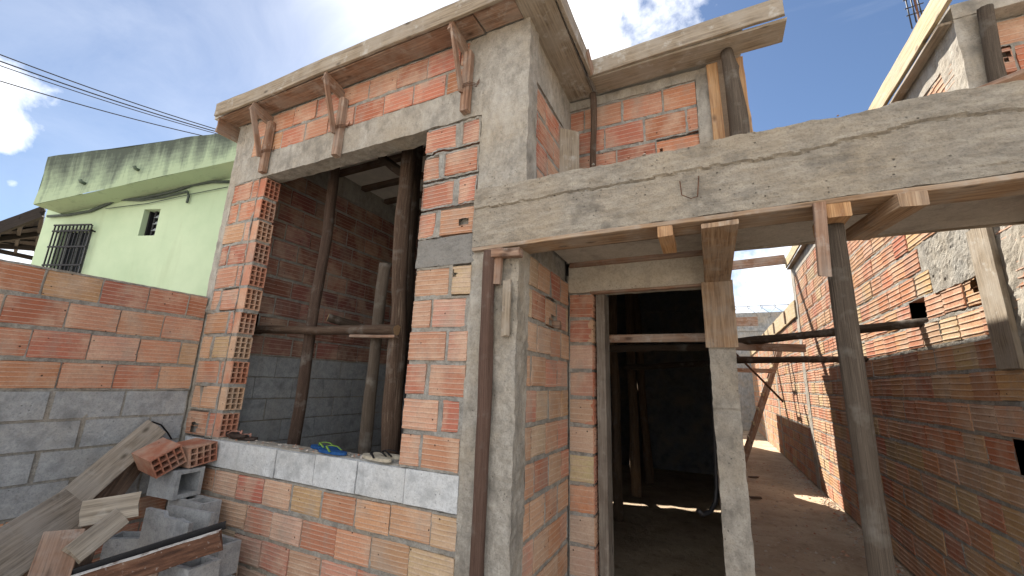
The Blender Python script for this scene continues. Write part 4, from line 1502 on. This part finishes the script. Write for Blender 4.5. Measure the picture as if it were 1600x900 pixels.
# mortar trough rim in the foreground
tr_ = thing('mortar_trough', 'wooden trough rim crusted with white mortar crossing the bottom left corner', 'trough', (-2.6, 1.2, 0))
e0_, e1_ = px(348, 830, 'Y', 1.62), px(40, 925, 'Y', 1.02)
mb = MB()
dirr = (e1_ - e0_).normalized()
mb.board(e0_ - V(0, 0, .05), e1_ - V(0, 0, .05), (0, 0, 1), .105, .04, seed=150, warp=.007)
def crust():
    m, nt, b = newmat('mortar_crusted_wood')
    N = NT(nt)
    p = N.geo()
    c = N.ramp(N.noise(N.map(N.uv(), (40, 6, 1)), 1, 5), [(.3, (.05, .028, .02)), (.55, (.14, .07, .045)), (.75, (.25, .15, .10))])
    nn = N.n('ShaderNodeNewGeometry')
    s_ = N.n('ShaderNodeSeparateXYZ'); N.l(nn.outputs['Normal'], s_.inputs[0])
    upm = N.ramp(s_.outputs[2], [(.45, 0.0), (.75, 1.0)])
    k = N.math('MULTIPLY', N.ramp(N.noise(p, 14, 6, .7), [(.36, 0.0), (.5, 1.0)]), upm)
    c = N.mix(k, c, (.62, .61, .58))
    c = N.mix(N.ramp(N.noise(p, 40, 4), [(.62, 0.0), (.72, .6)]), c, (.5, .48, .45))
    N.l(c, b.inputs['Base Color'])
    N.l(N.bump(N.noise(p, 60, 5, .7), .8, .012), b.inputs['Normal'])
    return m
mb.build('rim_board', crust(), tr_)
mb = MB()
off = V(-.02, .045, .012)
mb.board(e0_ + off + V(-.03, 0, 0), e1_ + off, (0, 0, 1), .04, .022, seed=151)
mb.build('liner_edge', BLACK, tr_)
for f, w_ in ((.42, .09), (.9, .09)):
    mb = MB()
    c = e0_.lerp(e1_, f) + V(0, .012, -.06)
    mb.board((c.x, c.y, 0), (c.x, c.y, c.z), dirr, w_, .03, seed=152)
    mb.build('leg', WOODR, tr_)

# ================================================================== FLIP-FLOPS ON THE SILL
def sandal(label, o, ang, solec, strapm, L=.285, group='flip-flops left on the window sill', tilt=0.0, z=0.0):
    root = thing('flip_flop', label, 'sandal', o, group)
    mb = MB()
    outl = []
    for k in range(28):
        a = 2 * math.pi * k / 28
        x = math.cos(a) * L / 2
        w_ = .043 + .010 * (x / (L / 2)) - .008 * math.exp(-((x + .01) / .05) ** 2)
        outl.append((x, math.copysign(abs(math.sin(a)) ** .8, math.sin(a)) * w_))
    n0 = len(mb.v)
    for zz_ in (0.0, .010, .018):
        for (x, y) in outl:
            mb.v.append((x, y, zz_ + .012 * (x / L) ** 2 * 4 * .3))
    k = len(outl)
    mb.face([n0 + i for i in range(k)][::-1], 1); mb.face([n0 + 2 * k + i for i in range(k)], 0)
    for r_ in (0, 1):
        for i in range(k):
            j = (i + 1) % k
            mb.face((n0 + r_ * k + i, n0 + r_ * k + j, n0 + (r_ + 1) * k + j, n0 + (r_ + 1) * k + i), 1 if r_ == 0 else 0)
    so = mb.build('sole', solec)
    mb = MB()
    for s_ in (-1, 1):
        pts = [(.075, 0, .016), (.070, s_ * .004, .040), (.045, s_ * .022, .043), (.01, s_ * .038, .038), (-.03, s_ * .044, .018)]
        mb.sweep(pts, [(-.002, -.006), (.002, -.006), (.002, .006), (-.002, .006)], wd=(0, 0, 1), smooth=True)
    st = mb.build('strap', strapm)
    for q in (so, st):
        q.parent = root
    root.rotation_euler = (tilt, 0, ang)
    return root


BLUE = plain_mat('blue_rubber', (.012, .07, .22), .7)
LIME = plain_mat('lime_rubber', (.19, .33, .06), .7)
DKB = plain_mat('dark_brown_rubber', (.05, .035, .03), .7)
PINK = plain_mat('pinkish_strap', (.48, .25, .19), .5)
BEIGE = plain_mat('beige_rubber', (.42, .38, .30), .8)
ZS = 1.150
c = px(360, 690, 'Z', ZS)
sandal('dark flip-flop with pinkish strap, at the left end of the sill', (-3.34, YF + .085, ZS), .08, [DKB, DKB], PINK)
sandal('dark flip-flop with pinkish strap stacked on its mate at the sill left end', (-3.40, YF + .06, ZS + .021), -.12, [DKB, DKB], PINK)
sandal('blue flip-flop with lime strap nearest the sill edge', (-2.32, YF + .050, ZS), 3.0, [BLUE, BLUE], LIME)
sandal('blue flip-flop with lime strap farther from the sill edge', (-2.47, YF + .125, ZS), 3.12, [BLUE, BLUE], LIME)
sandal('worn beige flip-flop with black strap nearest the sill edge', (-1.93, YF + .050, ZS), 2.9, [BEIGE, BEIGE], BLACK)
sandal('worn beige flip-flop with black strap beside the thick log foot', (-1.90, YF + .150, ZS), 3.2, [BEIGE, BEIGE], BLACK)

# mortar crumbs and brick chips lying on the sill and the beam
mb = MB()
rc = random.Random(21)
spots = [(rc.uniform(-3.5, -1.75), YF + rc.uniform(.02, .13), 1.149, .012) for _ in range(90)]
spots += [(rc.uniform(-.9, 1.5), rc.uniform(2.06, 2.18), 2.845 + .0095 * rc.uniform(.3, 2.7), .016) for _ in range(70)]
for (x, y, z, s_) in spots:
    s_ *= rc.uniform(.3, 1.0)
    c_ = rc.choice([(.5, .48, .44), (.5, .48, .44), (.45, .20, .12)])
    n_ = len(mb.v)
    a = rc.uniform(0, 6.28)
    for d in ((1, 0, .1), (-.2, .9, 0), (-.9, -.3, .1), (.1, -.8, 0), (0, .1, .9)):
        mb.v.append((x + s_ * (d[0] * math.cos(a) - d[1] * math.sin(a)), y + s_ * (d[0] * math.sin(a) + d[1] * math.cos(a)), z + s_ * d[2] - .002))
    for f in ((0, 1, 4), (1, 2, 4), (2, 3, 4), (3, 0, 4)):
        mb.face([n_ + t for t in f], 0, c_)
cr = mb.build('mortar_crumbs', BRICK, None)
cr['kind'] = 'stuff'
cr['label'] = 'mortar crumbs and brick chips scattered on the window sill and porch beam'
cr['category'] = 'rubble'

# ================================================================== OVERHEAD WIRES AND MAST
for i, (pa, pb_, lab, r_) in enumerate([((-90, 50), (348, 203), 'topmost overhead wire crossing the sky at left', .016), ((-90, 62), (346, 206), 'overhead wire second from the top at left', .018), ((-90, 70), (346, 209), 'overhead wire third from the top at left', .013), ((-90, 98), (330, 213), 'lowest overhead wire, apart from the others, at left', .015)]):
    a, b = wpt(pa[0], pa[1], 10.0), wpt(pb_[0], pb_[1], 14.0)
    a, b = a.lerp(b, -.6), a.lerp(b, 1.7)
    mb = MB()
    pts = [a.lerp(b, k / 24) - V(0, 0, .55 * (1 - (2 * k / 24 - 1) ** 2) - .42) for k in range(25)]
    mb.tube(pts, r_, 5)
    tag(mb.build('overhead_wire', BLACK, None, pts[12]), lab, 'wire', 'overhead wires')
q = wpt(1436, 30, 14.0)
mast = thing('antenna_mast', 'thin antenna mast rising above the right wall at the top edge', 'antenna', (q.x, q.y, 0))
mb = MB()
mb.tube([(q.x, q.y, 0), (q.x, q.y, q.z + 1.6)], .035, 6)
mb.build('pole', RUST, mast)
mb = MB()
for k, dx in enumerate((-.22, -.08, .10)):
    mb.tube([(q.x + dx, q.y, q.z - .1 - .2 * (k == 0)), (q.x + dx * .9, q.y + .05, q.z + 1.2)], .022, 5)
for z in (.25, .55, .9):
    mb.tube([(q.x - .3, q.y, q.z + z), (q.x + .2, q.y, q.z + z + .05)], .02, 5)
mb.build('element', IRON, mast)

# ================================================================== GROUND
def soilmat():
    m, nt, b = newmat('packed_earth')
    N = NT(nt)
    p = N.geo()
    c = N.ramp(N.noise(p, 1.3, 6, .65), [(.3, (.34, .245, .16)), (.5, (.47, .36, .25)), (.7, (.58, .47, .34))])
    c = N.mix(N.ramp(N.noise(p, 26, 5, .7), [(.54, 0.0), (.7, .5)]), c, (.56, .49, .39))
    c = N.mix(N.ramp(N.noise(p, 9, 5, .7), [(.30, .6), (.45, 0.0)]), c, (.19, .13, .085))
    N.l(c, b.inputs['Base Color'])
    h = N.math('ADD', N.math('MULTIPLY', N.noise(p, 9, 6, .7), 2.0), N.noise(p, 70, 5, .7))
    N.l(N.bump(h, .7, .02), b.inputs['Normal'])
    return m


SOIL = soilmat()
mb = MB()
n0 = len(mb.v)


def axis(vals):
    out = []
    for a, b, s_ in vals:
        x = a
        while x < b - 1e-6:
            out.append(x); x += s_
    return out + [vals[-1][1]]


gx = axis([(-600, -60, 90), (-60, -6, 6), (-6, -1.2, .2), (-1.2, 2.4, .05), (2.4, 20.4, 3), (20.4, 600.4, 116)])
gy = axis([(-600, -60, 90), (-60, 1.5, 2.05), (1.5, 12, .06), (12, 24, .5), (24, 600, 96)])
for x in gx:
    for y in gy:
        z = 0
        if -6 <= x <= 2.4 and 1.5 <= y <= 24:
            z = .014 * noise.noise(Vector((x * 1.3, y * 1.3, 0))) + .014 * noise.noise(Vector((x * 4, y * 4, 0))) + .008 * noise.noise(Vector((x * 9, y * 9, 0))) - .012
        mb.v.append((x, y, z))
ny = len(gy)
for i in range(len(gx) - 1):
    for j in range(ny - 1):
        k = i * ny + j
        mb.face((k, k + ny, k + ny + 1, k + 1), 0, (1, 1, 1), None, True)
g = mb.build('ground', SOIL)
g['kind'] = 'structure'
mb = MB()
mb.quad([(-40, -14, .004), (40, -14, .004), (40, -.9, .004), (-40, -.9, .004)])
st_ = mb.build('bounce_street', concrete_mat('bounce_street_concrete', (.40, .385, .36), (.56, .545, .51), pits=False), None)  # unseen pale paving added to bounce sunlight onto the house front
st_['kind'] = 'structure'
# rubble in the alley: pebbles and crumbs
mb = MB()
rr = random.Random(4)
for i in range(2400):
    x = rr.uniform(.2, 1.57); y = rr.uniform(2.4, 12)
    nearw = rr.random() < .5
    if nearw: x = 1.58 - abs(rr.gauss(0, .09))
    if x < .2: continue
    s_ = rr.choice([.006, .008, .010, .014, .02]) * rr.uniform(.7, 1.4) * (1.5 if nearw and rr.random() < .3 else 1)
    cc = rr.choice([(.40, .35, .28), (.44, .40, .34), (.36, .28, .2), (.42, .18, .10)])
    a = rr.uniform(0, 6.28)
    z = .014 * noise.noise(Vector((x * 1.3, y * 1.3, 0))) + .014 * noise.noise(Vector((x * 4, y * 4, 0))) + .008 * noise.noise(Vector((x * 9, y * 9, 0))) - .013
    n_ = len(mb.v)
    for dxyz in ((1, 0, .2), (-.2, .9, .1), (-.9, -.3, .15), (.1, -.8, .1), (0, .1, 1.0)):
        mb.v.append((x + s_ * (dxyz[0] * math.cos(a) - dxyz[1] * math.sin(a)), y + s_ * (dxyz[0] * math.sin(a) + dxyz[1] * math.cos(a)), z + s_ * .8 * dxyz[2]))
    for f in ((0, 1, 4), (1, 2, 4), (2, 3, 4), (3, 0, 4)):
        mb.face([n_ + t for t in f], 0, cc)
rb = mb.build('rubble', BRICK)
rb['kind'] = 'stuff'
rb['label'] = 'small stones and mortar crumbs scattered on the alley floor'
rb['category'] = 'rubble'
for i, (x, y, w_, lab, mt) in enumerate([(1170, 745, .10, 'small dark wood offcut on the alley floor near the ladder foot', WOODD), (1172, 777, .12, 'small dark wood offcut on the alley floor beside the door post', WOODD)]):
    c = px(x, y, 'Z', .015)
    mb = MB()
    mb.board(c, c + V(.16, .05, .005), (0, 1, 0), .06, .025, seed=160 + i)
    tag(mb.build('wood_offcut', mt, None, c), lab, 'offcut', 'wood offcuts in the alley')

# ================================================================== LIGHT AND SKY
sun_dir = ray(695, -5).normalized()
el = math.asin(sun_dir.z)
az = math.atan2(sun_dir.x, sun_dir.y)
sl = bpy.data.lights.new('sun', 'SUN')
sl.energy = 4.7
sl.angle = R(.53)
sl.color = (1.0, .93, .82)
so = bpy.data.objects.new('sun', sl)
COL.objects.link(so)
so.rotation_euler = sun_dir.to_track_quat('Z', 'Y').to_euler()
so.location = sun_dir * 60
w = bpy.data.worlds.new('World')
sc.world = w
w.use_nodes = True
nt = w.node_tree
nt.nodes.clear()
N = NT(nt)
wo = N.n('ShaderNodeOutputWorld')
bg = N.n('ShaderNodeBackground')
sky = N.n('ShaderNodeTexSky')
sky.sky_type = 'NISHITA'
sky.sun_disc = False
sky.sun_elevation = el
sky.sun_rotation = az
sky.altitude = 700
sky.air_density = 1.0
sky.dust_density = .35
sky.ozone_density = 3.0
SKY_STRENGTH = .05
bg.inputs['Strength'].default_value = SKY_STRENGTH
tc = N.n('ShaderNodeTexCoord').outputs['Generated']
# clouds: banks at fixed bearings, broken up by fractal noise; an unseen bank behind the viewer is added to brighten the shaded front
def bank(blobs):
    mask = None
    for (dd, rad, amp) in blobs:
        d = ray(*dd).normalized() if len(dd) == 2 else Vector(dd).normalized()
        v = N.n('ShaderNodeVectorMath', operation='DISTANCE')
        N.l(tc, v.inputs[0]); v.inputs[1].default_value = d
        f = N.math('SUBTRACT', 1.0, N.math('DIVIDE', v.outputs['Value'], rad), True)
        f = N.math('MULTIPLY', f, amp)
        mask = f if mask is None else N.math('MAXIMUM', mask, f)
    return mask


mask = bank([((-45, 122), .10, .9), ((10, 134), .05, .7), ((-8, 190), .07, .85), ((30, 200), .045, .7), ((18, 288), .03, .6), ((920, -20), .30, .95), ((985, 20), .10, .8),
             ((1180, 430), .3, .6), ((30, 402), .12, .7), ((-.3, -1.0, .55), 1.15, 1.15), ((.75, -.75, .5), .9, 1.1), ((-.95, -.35, .55), .55, 1.0)])
det = N.noise(tc, 7.0, 10, .60, .25)
cl = N.ramp(N.math('ADD', N.math('MULTIPLY', det, .95), N.math('MULTIPLY', mask, .62)), [(.66, 0.0), (.78, .55), (.95, 1.0)])
haze = bank([((690, -30), .40, .9), ((600, 0), .6, .34), ((200, 40), .8, .20)])
wisp = N.noise(N.map(tc, (2.2, 5.0, 7.0), (0.2, .5, .3)), 1.0, 7, .62, .8)
thin = N.math('MULTIPLY', haze, N.ramp(wisp, [(.30, .45), (.70, 1.0)]))
thin = N.math('MAXIMUM', thin, N.ramp(wisp, [(.55, 0.0), (.85, .09)]))
cov = N.math('MAXIMUM', cl, thin)
skyc = N.n('ShaderNodeMix', data_type='RGBA', blend_type='MIX')
N.l(cov, skyc.inputs[0]); N.l(sky.outputs[0], skyc.inputs[6])
skyc.inputs[7].default_value = (13.5, 13.5, 13.6, 1)
N.l(skyc.outputs[2], bg.inputs['Color'])
N.l(bg.outputs[0], wo.inputs[0])
sc.view_settings.view_transform = 'Standard'
sc.view_settings.look = 'None'
sc.view_settings.exposure = 1.5
sc.view_settings.gamma = 1
sc.view_settings.use_curve_mapping = False
sc.cycles.max_bounces = 8
sc.cycles.diffuse_bounces = 5
sc.cycles.use_denoising = True
